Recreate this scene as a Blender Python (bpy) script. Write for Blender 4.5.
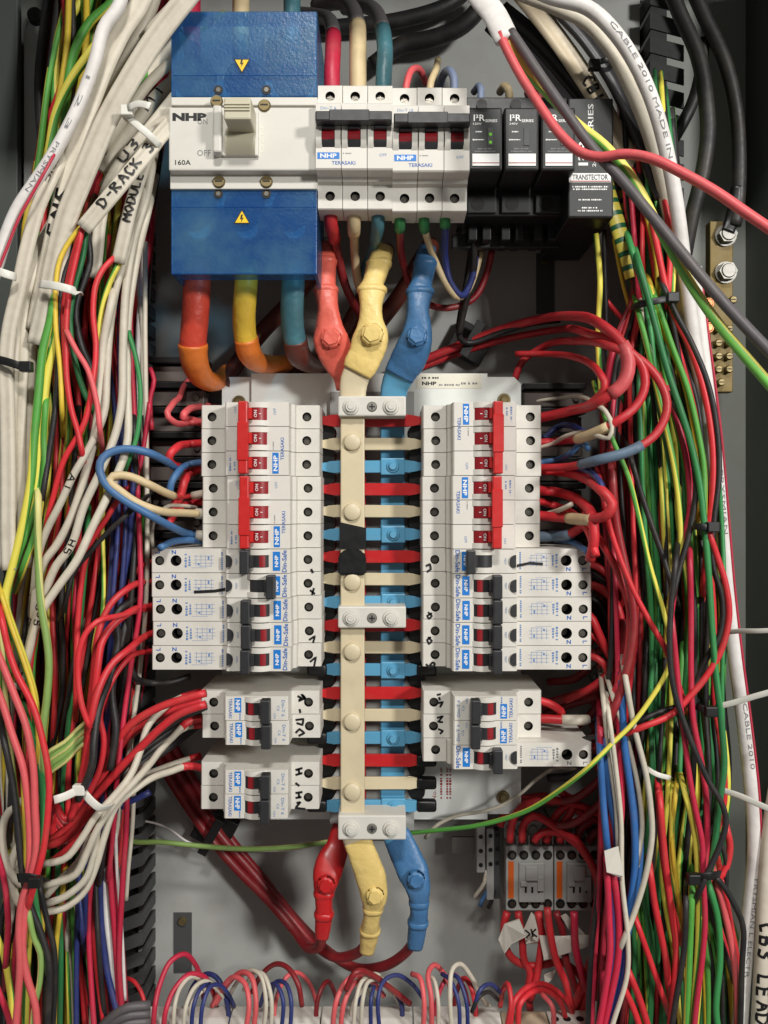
import bpy, bmesh, math, random
import numpy as np
from mathutils import Vector, Matrix

for _o in list(bpy.data.objects):
    bpy.data.objects.remove(_o, do_unlink=True)
random.seed(7)
SC = bpy.context.scene
COL = SC.collection

# ------------------------------------------------------------------ camera, light, exposure
F, CX, CY, D0 = 840.0, 384.0, 505.0, 0.667      # focal length in px, optical axis, camera to busbar plane (m)
cam_d = bpy.data.cameras.new('camera')
cam = bpy.data.objects.new('camera', cam_d)
COL.objects.link(cam)
cam.location = (0, -D0, 0)
cam.rotation_euler = (math.pi / 2, 0, 0)
cam_d.sensor_fit = 'VERTICAL'
cam_d.sensor_height = 36.0
cam_d.lens = F / 1024.0 * 36.0
cam_d.shift_y = -7.0 / 1024.0
cam_d.clip_start = 0.01
cam_d.clip_end = 50.0
SC.camera = cam

wd = bpy.data.worlds.new('World')
SC.world = wd
wd.use_nodes = True
wd.node_tree.nodes['Background'].inputs[0].default_value = (1.0, 0.97, 0.93, 1)
wd.node_tree.nodes['Background'].inputs[1].default_value = 0.15


def area_light(name, loc, target, sx, sy, power, col):
    l = bpy.data.lights.new(name, 'AREA')
    l.shape = 'RECTANGLE'
    l.size, l.size_y, l.energy, l.color = sx, sy, power, col
    o = bpy.data.objects.new(name, l)
    COL.objects.link(o)
    o.location = loc
    o.rotation_euler = (Vector(target) - Vector(loc)).to_track_quat('-Z', 'Y').to_euler()
    return o


# ceiling fluorescent fitting of the plant room, in front of the cabinet
area_light('ceiling_lamp_front', (0.10, -1.50, 1.36), (0, 0, -0.05), 0.34, 0.14, 24, (1.0, 0.975, 0.93))
area_light('low_light_right', (1.25, -1.70, 0.54), (0, 0, -0.05), 0.22, 0.22, 29, (1.0, 0.985, 0.95))  # unseen source low at the right, not on the ceiling; inferred from leftward shadows
SC.view_settings.view_transform = 'Standard'
SC.view_settings.look = 'None'
SC.view_settings.exposure = 0.07
SC.view_settings.gamma = 1.0
SC.render.engine = 'CYCLES'
SC.cycles.use_denoising = True
SC.cycles.max_bounces = 8
SC.cycles.transparent_max_bounces = 12


# ------------------------------------------------------------------ helpers
def P(px, py, d):
    """a point of the place, d millimetres in front of the lens"""
    d = d / 1000.0
    return Vector(((px - CX) * d / F, d - D0, -(py - CY) * d / F))


def lin(c):
    out = []
    for v in c:
        v = v / 255.0
        out.append(v / 12.92 if v <= 0.04045 else ((v + 0.055) / 1.055) ** 2.4)
    return tuple(out) + (1,)


MATS = {}


def mat(name, rgb, rough=0.5, metal=0.0, var=0.06, grain=0.06, scale=180.0, bump=0.0, coat=0.0, dirt=0.0):
    if name.startswith('wire_'):                     # handled insulation: dusty, scuffed, uneven gloss
        dirt, bump, grain, rough = 0.20, 0.3, 0.12, rough + 0.09
    if name.startswith('shrink_'):
        bump, scale, dirt = 0.9, 110, 0.12
    if name.startswith('bus_'):
        dirt = 0.14
    m = bpy.data.materials.new(name)
    m.use_nodes = True
    nt = m.node_tree
    b = nt.nodes['Principled BSDF']
    b.inputs['Roughness'].default_value = rough
    b.inputs['Metallic'].default_value = metal
    b.inputs['Coat Weight'].default_value = coat
    tc = nt.nodes.new('ShaderNodeTexCoord')
    no = nt.nodes.new('ShaderNodeTexNoise')
    no.inputs['Scale'].default_value = scale
    no.inputs['Detail'].default_value = 5
    nt.links.new(tc.outputs['Object'], no.inputs['Vector'])
    oi = nt.nodes.new('ShaderNodeObjectInfo')
    # value = 1 + grain*(noise-.5)*2 + var*(random-.5)*2
    m1 = nt.nodes.new('ShaderNodeMath'); m1.operation = 'MULTIPLY_ADD'
    m1.inputs[1].default_value = 2 * grain; m1.inputs[2].default_value = 1 - grain - var
    nt.links.new(no.outputs['Fac'], m1.inputs[0])
    m2 = nt.nodes.new('ShaderNodeMath'); m2.operation = 'MULTIPLY_ADD'
    m2.inputs[1].default_value = 2 * var
    nt.links.new(oi.outputs['Random'], m2.inputs[0])
    nt.links.new(m1.outputs[0], m2.inputs[2])
    hs = nt.nodes.new('ShaderNodeHueSaturation')
    hs.inputs['Color'].default_value = lin(rgb)
    nt.links.new(m2.outputs[0], hs.inputs['Value'])
    col = hs.outputs['Color']
    if dirt > 0:
        n2 = nt.nodes.new('ShaderNodeTexNoise')
        n2.inputs['Scale'].default_value = 38.0
        n2.inputs['Detail'].default_value = 7
        n2.inputs['Roughness'].default_value = 0.65
        nt.links.new(tc.outputs['Object'], n2.inputs['Vector'])
        rp = nt.nodes.new('ShaderNodeValToRGB')
        rp.color_ramp.elements[0].position = 0.47
        rp.color_ramp.elements[1].position = 0.72
        rp.color_ramp.elements[0].color = (0, 0, 0, 1)
        rp.color_ramp.elements[1].color = (dirt, dirt, dirt, 1)
        nt.links.new(n2.outputs['Fac'], rp.inputs[0])
        mx = nt.nodes.new('ShaderNodeMixRGB')
        mx.inputs['Color2'].default_value = lin((112, 100, 82))
        nt.links.new(rp.outputs[0], mx.inputs['Fac'])
        nt.links.new(col, mx.inputs['Color1'])
        col = mx.outputs[0]
    nt.links.new(col, b.inputs['Base Color'])
    r2 = nt.nodes.new('ShaderNodeMath'); r2.operation = 'MULTIPLY_ADD'
    r2.inputs[1].default_value = 0.25; r2.inputs[2].default_value = rough - 0.12
    nt.links.new(no.outputs['Fac'], r2.inputs[0])
    nt.links.new(r2.outputs[0], b.inputs['Roughness'])
    if bump:
        bp = nt.nodes.new('ShaderNodeBump')
        bp.inputs['Strength'].default_value = bump
        bp.inputs['Distance'].default_value = 0.0014 if name.startswith('shrink_') else 0.0006
        nt.links.new(no.outputs['Fac'], bp.inputs['Height'])
        nt.links.new(bp.outputs[0], b.inputs['Normal'])
    MATS[name] = m
    return m


def stripe_mat(name, ca, cb, frac, rough=0.42, axis='u', reps=1.0):
    """two colours by the tube's own uv: around it (u) or along it (v)"""
    m = mat(name, ca, rough, var=0.08)
    nt = m.node_tree
    b = nt.nodes['Principled BSDF']
    src = b.inputs['Base Color'].links[0].from_socket
    uv = nt.nodes.new('ShaderNodeUVMap')
    sp = nt.nodes.new('ShaderNodeSeparateXYZ')
    nt.links.new(uv.outputs[0], sp.inputs[0])
    mul = nt.nodes.new('ShaderNodeMath'); mul.operation = 'MULTIPLY'; mul.inputs[1].default_value = reps
    nt.links.new(sp.outputs[0 if axis == 'u' else 1], mul.inputs[0])
    fr = nt.nodes.new('ShaderNodeMath'); fr.operation = 'FRACT'
    nt.links.new(mul.outputs[0], fr.inputs[0])
    lt = nt.nodes.new('ShaderNodeMath'); lt.operation = 'LESS_THAN'; lt.inputs[1].default_value = frac
    nt.links.new(fr.outputs[0], lt.inputs[0])
    mx = nt.nodes.new('ShaderNodeMixRGB')
    mx.inputs['Color2'].default_value = lin(cb)
    nt.links.new(lt.outputs[0], mx.inputs['Fac'])
    nt.links.new(src, mx.inputs['Color1'])
    nt.links.new(mx.outputs[0], b.inputs['Base Color'])
    return m


mat('breaker_white', (214, 210, 201), 0.5, var=0.035, grain=0.04, scale=260, dirt=0.17)
mat('main_white', (208, 205, 196), 0.45, var=0.02, grain=0.03, dirt=0.06)
mat('lever_cream', (190, 184, 160), 0.45, var=0.02, grain=0.03)
mat('hole_black', (22, 21, 20), 0.6)
mat('screw_steel', (120, 116, 108), 0.35, 0.9, var=0.15)
mat('bright_steel', (140, 138, 132), 0.5, 0.8, var=0.1)
mat('zinc_gold', (128, 114, 80), 0.5, 0.75)
mat('brass', (104, 88, 48), 0.55, 0.5, grain=0.25, scale=90, dirt=.5)
mat('handle_red', (190, 34, 32), 0.4, var=0.03)
mat('handle_black', (42, 42, 44), 0.45, var=0.05)
mat('drum_red', (140, 26, 34), 0.4, var=0.05)
mat('print_blue', (28, 92, 170), 0.5, var=0.02)
mat('label_blue', (26, 118, 200), 0.45, var=0.02)
mat('print_pale_blue', (96, 130, 180), 0.5, var=0.02)
mat('print_white', (235, 235, 232), 0.5, var=0.02)
mat('print_grey', (120, 120, 122), 0.5, var=0.02)
mat('ink_black', (16, 16, 18), 0.5, var=0.02)
mat('print_red', (150, 40, 40), 0.5, var=0.02)
mat('bus_cream', (208, 194, 162), 0.42, var=0.03, grain=0.05, scale=70)
mat('bus_red', (190, 30, 34), 0.36, var=0.04)
mat('bus_blue', (88, 156, 192), 0.4, var=0.04, grain=0.08, scale=90)
mat('copper', (176, 112, 74), 0.4, 0.7)
mat('tape_black', (20, 20, 21), 0.38, bump=0.2, scale=120)
mat('cap_black', (15, 15, 16), 0.4)
mat('duct_grey', (70, 71, 72), 0.6)
mat('duct_black', (30, 30, 31), 0.6)
mat('block_brown', (98, 88, 83), 0.55, var=0.12)
mat('pan_white', (226, 229, 224), 0.4, var=0.01, grain=0.02, scale=40)
mat('plate_grey', (166, 167, 163), 0.5, var=0.0, grain=0.04, scale=16, dirt=0.16)
mat('cabinet_grey', (140, 143, 137), 0.5, var=0.0, grain=0.04, scale=12, dirt=0.12)
mat('cabinet_shaded', (84, 89, 85), 0.55, var=0.0, grain=0.05, scale=12)  # cabinet grey darkened: shade on walls, roof and frame put into the colour
mat('contactor_grey', (172, 172, 168), 0.5, var=0.03)
mat('contactor_orange', (226, 104, 34), 0.5, var=0.03)
mat('spd_black', (20, 20, 21), 0.42, var=0.05)
mat('spd_face', (44, 46, 46), 0.5, var=0.03, grain=0.25, scale=900)
mat('paper', (206, 201, 190), 0.6, var=0.04)
mat('sticker_cream', (226, 222, 205), 0.5, var=0.01)
mat('warn_yellow', (240, 196, 20), 0.45, var=0.02)
mat('tie_white', (222, 220, 210), 0.4, var=0.04)
mat('tie_black', (20, 20, 21), 0.45)
mat('green_led', (120, 200, 60), 0.4)
WIRE = {
    'r': mat('wire_red', (206, 44, 52), 0.38, var=0.10),
    'c': mat('wire_crimson', (190, 38, 66), 0.38, var=0.12),
    'p': mat('wire_pink_red', (218, 92, 96), 0.38, var=0.06),
    'R': mat('wire_bright_red', (200, 46, 54), 0.36, var=0.05),
    'd': mat('wire_dark_red', (138, 32, 38), 0.36, var=0.08),
    'k': mat('wire_black', (34, 33, 34), 0.42, var=0.15),
    'G': mat('wire_grey', (92, 88, 90), 0.42, var=0.08),
    'g': stripe_mat('wire_green', (40, 116, 66), (56, 138, 76), 0.5),
    'e': stripe_mat('wire_green_yellow', (84, 158, 64), (224, 212, 84), 0.46),
    'E': stripe_mat('wire_lime_yellow', (120, 196, 84), (232, 220, 110), 0.44),
    'h': stripe_mat('wire_pale_green_yellow', (132, 164, 88), (210, 204, 130), 0.5),
    'y': mat('wire_yellow', (222, 192, 62), 0.4, var=0.08),
    'w': mat('wire_cream', (200, 192, 175), 0.42, var=0.09),
    'W': mat('wire_white', (222, 218, 214), 0.42, var=0.03),
    's': mat('wire_beige', (210, 188, 146), 0.42, var=0.04),
    'b': mat('wire_blue', (46, 98, 160), 0.4, var=0.08),
    'B': mat('wire_steel_blue', (66, 108, 154), 0.4, var=0.05),
    'n': mat('wire_navy', (40, 52, 112), 0.4, var=0.12),
    'v': mat('wire_mauve', (110, 90, 160), 0.4, var=0.08),
    'q': mat('wire_slate', (98, 118, 138), 0.42, var=0.05),
    'l': mat('wire_light_blue_grey', (118, 130, 156), 0.42, var=0.05),
}
WNAME = {'R': 'red', 'E': 'lime and yellow', 'r': 'red', 'c': 'crimson', 'p': 'pinkish red', 'd': 'dark red', 'k': 'black', 'G': 'grey', 'g': 'green',
         'e': 'green and yellow', 'h': 'pale green and yellow', 'y': 'yellow', 'w': 'cream', 'W': 'white', 's': 'beige',
         'b': 'blue', 'B': 'steel blue', 'n': 'navy blue', 'v': 'mauve', 'q': 'slate', 'l': 'blue grey'}
mat('shrink_red', (196, 66, 48), 0.42, grain=0.05, scale=60)
mat('shrink_coral', (222, 98, 82), 0.42, grain=0.06, scale=60)
mat('shrink_yellow', (224, 184, 60), 0.42, grain=0.06, scale=60)
mat('shrink_pale_yellow', (226, 198, 122), 0.42, grain=0.07, scale=60)
mat('shrink_teal', (70, 118, 128), 0.42, grain=0.06, scale=60)
mat('shrink_blue', (64, 112, 158), 0.42, grain=0.07, scale=60)
mat('shrink_orange', (206, 110, 40), 0.42, grain=0.15, scale=60)
mat('cable_brown', (92, 44, 34), 0.42, grain=0.1, scale=50)
stripe_mat('tape_earth', (214, 200, 84), (26, 92, 56), 0.36, axis='v', reps=95)
mat('sheath_black', (44, 42, 44), 0.42)
mat('sheath_tan', (196, 180, 152), 0.45)


def blue_plastic():
    m = bpy.data.materials.new('clear_blue_plastic')
    m.use_nodes = True
    nt = m.node_tree
    b = nt.nodes['Principled BSDF']
    b.inputs['Roughness'].default_value = 0.28
    tr = nt.nodes.new('ShaderNodeBsdfTransparent')
    tr.inputs[0].default_value = (0.52, 0.82, 1.0, 1)
    mx = nt.nodes.new('ShaderNodeMixShader')
    tc = nt.nodes.new('ShaderNodeTexCoord')
    no = nt.nodes.new('ShaderNodeTexNoise')
    no.inputs['Scale'].default_value = 500
    nt.links.new(tc.outputs['Object'], no.inputs['Vector'])
    bp = nt.nodes.new('ShaderNodeBump')
    bp.inputs['Strength'].default_value = 0.3
    bp.inputs['Distance'].default_value = 0.0006
    nt.links.new(no.outputs['Fac'], bp.inputs['Height'])
    nt.links.new(bp.outputs[0], b.inputs['Normal'])
    mx.inputs[0].default_value = 0.42
    n2 = nt.nodes.new('ShaderNodeTexNoise')              # rubbed, dusty film on the moulding
    n2.inputs['Scale'].default_value = 22
    n2.inputs['Detail'].default_value = 8
    n2.inputs['Roughness'].default_value = 0.7
    nt.links.new(tc.outputs['Object'], n2.inputs['Vector'])
    rp = nt.nodes.new('ShaderNodeValToRGB')
    rp.color_ramp.elements[0].position = 0.38
    rp.color_ramp.elements[1].position = 0.68
    rp.color_ramp.elements[0].color = lin((34, 86, 148))
    rp.color_ramp.elements[1].color = lin((86, 130, 162))
    nt.links.new(n2.outputs['Fac'], rp.inputs[0])
    nt.links.new(rp.outputs[0], b.inputs['Base Color'])
    out = nt.nodes['Material Output']
    nt.links.new(tr.outputs[0], mx.inputs[1])
    nt.links.new(b.outputs[0], mx.inputs[2])
    nt.links.new(mx.outputs[0], out.inputs['Surface'])
    MATS[m.name] = m


blue_plastic()


# ---- objects
def link(name, me, parent=None, m=None):
    o = bpy.data.objects.new(name, me)
    COL.objects.link(o)
    if parent is not None:
        o.parent = parent
    if m is not None and me is not None and len(me.materials) == 0:
        me.materials.append(MATS[m] if isinstance(m, str) else m)
    return o


def tag(o, label, cat, group=None):
    o['label'] = label
    o['category'] = cat
    if group:
        o['group'] = group
    return o


def struct(o):
    o['kind'] = 'structure'
    return o


def thing(name, label, cat, loc=(0, 0, 0), roty=0.0, group=None):
    o = bpy.data.objects.new(name, None)
    COL.objects.link(o)
    o.empty_display_size = 0.01
    o.location = loc
    o.rotation_euler = (0, roty, 0)
    return tag(o, label, cat, group)


def basis(o):
    m = Matrix.Translation(Vector(o.location)) @ o.rotation_euler.to_matrix().to_4x4()
    if o.parent is not None:
        m = basis(o.parent) @ m
    return m


class MB:
    """collects boxes, prisms and cylinders; build() makes ONE mesh"""

    def __init__(s, unit=1.0):
        s.bm = bmesh.new()
        s.unit = unit

    def box(s, x0, x1, y0, y1, z0, z1, bev=0.0, seg=2):
        r = bmesh.ops.create_cube(s.bm, size=1.0)
        vs = r['verts']
        for v in vs:
            v.co = Vector((x0 + (v.co.x + .5) * (x1 - x0), y0 + (v.co.y + .5) * (y1 - y0), z0 + (v.co.z + .5) * (z1 - z0)))
        if bev > 0:
            es = list({e for v in vs for e in v.link_edges})
            bmesh.ops.bevel(s.bm, geom=es, offset=bev, segments=seg, affect='EDGES', profile=0.5)
        return s

    def cyl(s, c, axis, r, h, n=16, r2=None, rot=0.0):
        """from c along axis by h"""
        a = Vector(axis).normalized()
        u = a.orthogonal().normalized()
        if abs(a.y) > 0.9:
            u = Vector((1, 0, 0))
        w = a.cross(u)
        r2 = r if r2 is None else r2
        c = Vector(c)
        va, vb = [], []
        for i in range(n):
            t = 2 * math.pi * i / n + rot
            dvec = u * math.cos(t) + w * math.sin(t)
            va.append(s.bm.verts.new(c + dvec * r))
            vb.append(s.bm.verts.new(c + a * h + dvec * r2))
        for i in range(n):
            j = (i + 1) % n
            s.bm.faces.new((va[i], va[j], vb[j], vb[i]))
        s.bm.faces.new(va[::-1])
        s.bm.faces.new(vb)
        return s

    def prism_x(s, prof, x0, x1, skip=()):
        """profile [(z, y)] swept along x"""
        A = [s.bm.verts.new((x0, y, z)) for z, y in prof]
        B = [s.bm.verts.new((x1, y, z)) for z, y in prof]
        n = len(prof)
        for i in range(n):
            if i in skip:
                continue
            j = (i + 1) % n
            s.bm.faces.new((A[i], A[j], B[j], B[i]))
        s.bm.faces.new(A[::-1])
        s.bm.faces.new(B)
        return s

    def poly_y(s, pts, y0, y1):
        """outline [(x, z)] with thickness from y0 to y1"""
        A = [s.bm.verts.new((x, y0, z)) for x, z in pts]
        B = [s.bm.verts.new((x, y1, z)) for x, z in pts]
        n = len(pts)
        for i in range(n):
            j = (i + 1) % n
            s.bm.faces.new((A[i], A[j], B[j], B[i]))
        s.bm.faces.new(A[::-1])
        s.bm.faces.new(B)
        return s

    def plate_hole(s, x0, x1, z0, z1, y, holes, depth, n=16):
        """front plate in the xz plane (facing -y) with one round well; holes = (cx, cz, r)"""
        cx, cz, r = holes
        out, inn, low = [], [], []
        for i in range(n):
            t = 2 * math.pi * (i + .5) / n
            c, q = math.cos(t), math.sin(t)
            k = min((x1 - cx) / c if c > 1e-6 else 1e9, (x0 - cx) / c if c < -1e-6 else 1e9,
                    (z1 - cz) / q if q > 1e-6 else 1e9, (z0 - cz) / q if q < -1e-6 else 1e9)
            out.append(s.bm.verts.new((cx + c * k, y, cz + q * k)))
            inn.append(s.bm.verts.new((cx + c * r, y, cz + q * r)))
            low.append(s.bm.verts.new((cx + c * r, y + depth, cz + q * r)))
        corners = {}
        for i in range(n):
            j = (i + 1) % n
            a, b = out[i], out[j]
            f = [a, b]
            # corner between?
            if abs(a.co.x - b.co.x) > 1e-3 and abs(a.co.z - b.co.z) > 1e-3:
                xx = x1 if abs(a.co.x - x1) < 1e-3 or abs(b.co.x - x1) < 1e-3 else x0
                zz = z1 if abs(a.co.z - z1) < 1e-3 or abs(b.co.z - z1) < 1e-3 else z0
                f = [a, s.bm.verts.new((xx, y, zz)), b]
            s.bm.faces.new(f + [inn[j], inn[i]])
            s.bm.faces.new((inn[i], inn[j], low[j], low[i])).material_index = 1
        s.bm.faces.new(low).material_index = 1
        return s

    def mesh(s, name, m=None, smooth=None):
        bmesh.ops.recalc_face_normals(s.bm, faces=s.bm.faces)
        if s.unit != 1.0:
            for v in s.bm.verts:
                v.co *= s.unit
        me = bpy.data.meshes.new(name)
        s.bm.to_mesh(me)
        s.bm.free()
        if m:
            me.materials.append(MATS[m] if isinstance(m, str) else m)
        if smooth is not None:
            me.polygons.foreach_set('use_smooth', [True] * len(me.polygons))
            me.set_sharp_from_angle(angle=math.radians(smooth))
        return me

    def build(s, name, m, parent=None, smooth=None):
        return link(name, s.mesh(name, m, smooth), parent)


# ---- tubes (wires, cables)
def spline(pts, step):
    p = np.array([tuple(q) for q in pts], float)
    if len(p) == 2:
        p = np.vstack([p[0], p.mean(0), p[1]])
    a = np.vstack([2 * p[0] - p[1], p, 2 * p[-1] - p[-2]])
    out, par = [], []
    for i in range(1, len(a) - 2):
        p0, p1, p2, p3 = a[i - 1], a[i], a[i + 1], a[i + 2]
        t0 = 0.0
        t1 = t0 + max(np.linalg.norm((p1 - p0)[:3]), 1e-6) ** .5
        t2 = t1 + max(np.linalg.norm((p2 - p1)[:3]), 1e-6) ** .5
        t3 = t2 + max(np.linalg.norm((p3 - p2)[:3]), 1e-6) ** .5
        for t in np.linspace(t1, t2, 14, endpoint=False):
            A1 = (t1 - t) / (t1 - t0) * p0 + (t - t0) / (t1 - t0) * p1
            A2 = (t2 - t) / (t2 - t1) * p1 + (t - t1) / (t2 - t1) * p2
            A3 = (t3 - t) / (t3 - t2) * p2 + (t - t2) / (t3 - t2) * p3
            B1 = (t2 - t) / (t2 - t0) * A1 + (t - t0) / (t2 - t0) * A2
            B2 = (t3 - t) / (t3 - t1) * A2 + (t - t1) / (t3 - t1) * A3
            out.append((t2 - t) / (t2 - t1) * B1 + (t - t1) / (t2 - t1) * B2)
    out.append(p[-1])
    out = np.array(out)
    seg = np.linalg.norm(np.diff(out[:, :3], axis=0), axis=1)
    s = np.concatenate([[0], np.cumsum(seg)])
    n = max(4, int(s[-1] / step) + 1)
    tt = np.linspace(0, s[-1], n)
    return np.stack([np.interp(tt, s, out[:, k]) for k in range(out.shape[1])], 1), tt


def frames(c, face=None):
    t = np.gradient(c, axis=0)
    t /= np.linalg.norm(t, axis=1)[:, None] + 1e-12
    n = np.zeros_like(c)
    if face is not None:
        f = np.array(face, float)
        n = f[None, :] - (t @ f)[:, None] * t
        n /= np.linalg.norm(n, axis=1)[:, None] + 1e-9
    else:
        v = np.array((0, -1.0, 0)) if abs(t[0][1]) < .9 else np.array((1.0, 0, 0))
        for i in range(len(c)):
            v = v - t[i] * (v @ t[i])
            v /= np.linalg.norm(v) + 1e-12
            n[i] = v
    return t, n, np.cross(t, n)


def tube_mesh(name, c, tt, ra, rb, m, sides=10, face=None, twist=0.0, u0=0.0, rib=0, super_=1.0):
    """c: ring centres; ra half-size along the facing normal, rb across it (scalars or arrays)"""
    t, n, b = frames(c, face)
    K = len(c)
    ra = np.broadcast_to(np.asarray(ra, float), (K,))
    rb = np.broadcast_to(np.asarray(rb, float), (K,))
    th = np.linspace(0, 2 * np.pi, sides, endpoint=False)
    ct, st = np.cos(th), np.sin(th)
    if super_ != 1.0:
        ct = np.sign(ct) * np.abs(ct) ** super_
        st = np.sign(st) * np.abs(st) ** super_
    rr = np.ones_like(th)
    if rib:
        across = np.arcsin(np.clip(st, -1, 1)) / (np.pi / 2)
        rr = 1 - 0.36 * (0.5 + 0.5 * np.cos(2 * np.pi * rib * (across * .5 + .5)))
    v = c[:, None, :] + n[:, None, :] * (ct * rr)[None, :, None] * ra[:, None, None] + b[:, None, :] * st[None, :, None] * rb[:, None, None]
    verts = np.vstack([v.reshape(-1, 3), c[:1], c[-1:]])
    i = np.arange(K - 1)[:, None] * sides
    j = np.arange(sides)[None, :]
    j2 = (j + 1) % sides
    quads = np.stack([i + j, i + j2, i + sides + j2, i + sides + j], -1).reshape(-1, 4)
    e0 = np.stack([np.full(sides, K * sides), (np.arange(sides) + 1) % sides, np.arange(sides)], -1)
    e1 = np.stack([np.full(sides, K * sides + 1), (K - 1) * sides + np.arange(sides), (K - 1) * sides + (np.arange(sides) + 1) % sides], -1)
    me = bpy.data.meshes.new(name)
    nq = len(quads)
    loops = np.concatenate([quads.ravel(), e0.ravel(), e1.ravel()])
    me.vertices.add(len(verts)); me.vertices.foreach_set('co', verts.ravel())
    me.loops.add(len(loops)); me.loops.foreach_set('vertex_index', loops.astype(np.int32))
    starts = np.concatenate([np.arange(nq) * 4, nq * 4 + np.arange(2 * sides) * 3])
    me.polygons.add(len(starts)); me.polygons.foreach_set('loop_start', starts.astype(np.int32))
    me.polygons.foreach_set('use_smooth', [True] * len(starts))
    uvl = me.uv_layers.new(name='UVMap')
    uu = np.zeros((K - 1, sides, 4, 2))
    base = (np.arange(sides) / sides)[None, :]
    tw0 = (tt[:-1] * twist + u0)[:, None]
    tw1 = (tt[1:] * twist + u0)[:, None]
    uu[:, :, 0, 0] = base + tw0; uu[:, :, 1, 0] = base + 1 / sides + tw0
    uu[:, :, 2, 0] = base + 1 / sides + tw1; uu[:, :, 3, 0] = base + tw1
    uu[:, :, 0, 1] = tt[:-1][:, None]; uu[:, :, 1, 1] = tt[:-1][:, None]
    uu[:, :, 2, 1] = tt[1:][:, None]; uu[:, :, 3, 1] = tt[1:][:, None]
    uvs = np.concatenate([uu.reshape(-1, 2), np.zeros((6 * sides, 2))])
    uvl.data.foreach_set('uv', uvs.ravel())
    me.update()
    me.validate()
    me.materials.append(MATS[m] if isinstance(m, str) else m)
    return me


PATHS = {}


def pix(pts, d=620):
    return [P(*(q if len(q) == 3 else (q[0], q[1], d))) for q in pts]


def wire(code, w, pts, d=620, label=None, cat='wire', group=None, name=None, sides=10, step=0.005, face=None,
         flat=None, rib=0, sleeves=(), u0=None, twist=None):
    """w = width in px at its depth; flat = depth/width ratio; sleeves = [(s0, s1, material, extra radius)] fractions"""
    q = pix(pts, d)
    dm = sum((v.y + D0) for v in q) / len(q)
    r = w * dm / F / 2
    c, tt = spline(q, step)
    m = WIRE[code] if code in WIRE else MATS[code]
    nm = name or (WNAME.get(code, code).replace(' ', '_').replace('pale_', '').replace('pinkish_', '') + '_wire')
    rnd = random.random
    if face is None and flat is not None:
        face = (0, -1, 0)
    me = tube_mesh(nm, c, tt, r * (flat or 1.0), r, m, sides, face,
                   (rnd() * 8 - 4) if twist is None else twist, rnd() if u0 is None else u0, rib)
    o = link(nm, me)
    PATHS[o.name] = (c, tt, r, flat or 1.0)
    for (a, b, sm, ex) in sleeves:
        i0, i1 = int(a * (len(c) - 1)), max(int(a * (len(c) - 1)) + 2, int(b * (len(c) - 1)))
        sub = tube_mesh('sleeve', c[i0:i1 + 1], tt[i0:i1 + 1], r * (flat or 1.0) + ex, r + ex, WIRE.get(sm) or MATS[sm], sides, face)
        link('sleeve', sub, o)
    if label:
        tag(o, label, cat, group)
    return o


# ---- lettering
TXT = {}


def text_mesh(s, bold=0.0):
    key = (s, bold)
    if key not in TXT:
        cu = bpy.data.curves.new('lettering', 'FONT')
        cu.body = s
        cu.size = 1.0
        cu.resolution_u = 2
        cu.offset = bold
        cu.align_x = 'CENTER'
        cu.align_y = 'CENTER'
        o = bpy.data.objects.new('lettering', cu)
        COL.objects.link(o)
        bpy.context.view_layer.update()
        dg = bpy.context.evaluated_depsgraph_get()
        me = bpy.data.meshes.new_from_object(o.evaluated_get(dg))
        bpy.data.objects.remove(o)
        bm = bmesh.new()
        bm.from_mesh(me)
        co = [v.co.copy() for v in bm.verts]
        fa = [[v.index for v in f.verts] for f in bm.faces]
        bm.free()
        bpy.data.meshes.remove(me)
        x0, x1 = min(c.x for c in co), max(c.x for c in co)
        y0, y1 = min(c.y for c in co), max(c.y for c in co)
        TXT[key] = ([((c.x - (x0 + x1) / 2) / (x1 - x0), (c.y - (y0 + y1) / 2) / (y1 - y0)) for c in co], fa, (x1 - x0) / (y1 - y0))
    return TXT[key]


TXTM = {}


def text(parent, s, x, y, z, width, height, m, rot=0.0, bold=0.0, name='lettering'):
    """flat print facing -y, centred at (x, z), fitted to width x height"""
    key = (s, round(width, 5), round(height, 5), m, round(rot, 3), bold)
    if key not in TXTM:
        co, fa, _ = text_mesh(s, bold)
        cr, sr = math.cos(rot), math.sin(rot)
        vs = []
        for a, b in co:
            a, b = a * width, b * height
            vs.append((a * cr - b * sr, 0, a * sr + b * cr))
        me = bpy.data.meshes.new('lettering')
        me.from_pydata(vs, [], fa)
        me.materials.append(MATS[m])
        TXTM[key] = me
    o = link(name, TXTM[key], parent)
    o.location = (x, y, z)
    return o


def on_tube(o, co, fa, s_mid, length, height, m, name='lettering', flip=False, ang=0.0, lift=0.00025):
    """wrap flat print (unit coordinates) on a cable's camera side"""
    c, tt, r, fl = PATHS[o.name]
    t, n, b = frames(c, (0, -1, 0))
    vs = []
    for a, h in co:
        if flip:
            a, h = -a, -h
        s = min(max(s_mid * tt[-1] + a * length, 0), tt[-1])
        C = np.array([np.interp(s, tt, c[:, k]) for k in range(3)])
        N = np.array([np.interp(s, tt, n[:, k]) for k in range(3)])
        B = np.array([np.interp(s, tt, b[:, k]) for k in range(3)])
        th = ang + h * height / r
        vs.append(tuple(C + (math.cos(th) * (r * fl + lift)) * N - (math.sin(th) * (r + lift)) * B))
    me = bpy.data.meshes.new(name)
    me.from_pydata(vs, [], fa)
    me.materials.append(MATS[m])
    return link(name, me, o)


def cable_text(o, s, s_mid, length, height, m='print_grey', flip=False, ang=0.0):
    co, fa, _ = text_mesh(s)
    return on_tube(o, co, fa, s_mid, length, height, m, flip=flip, ang=ang)


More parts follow.
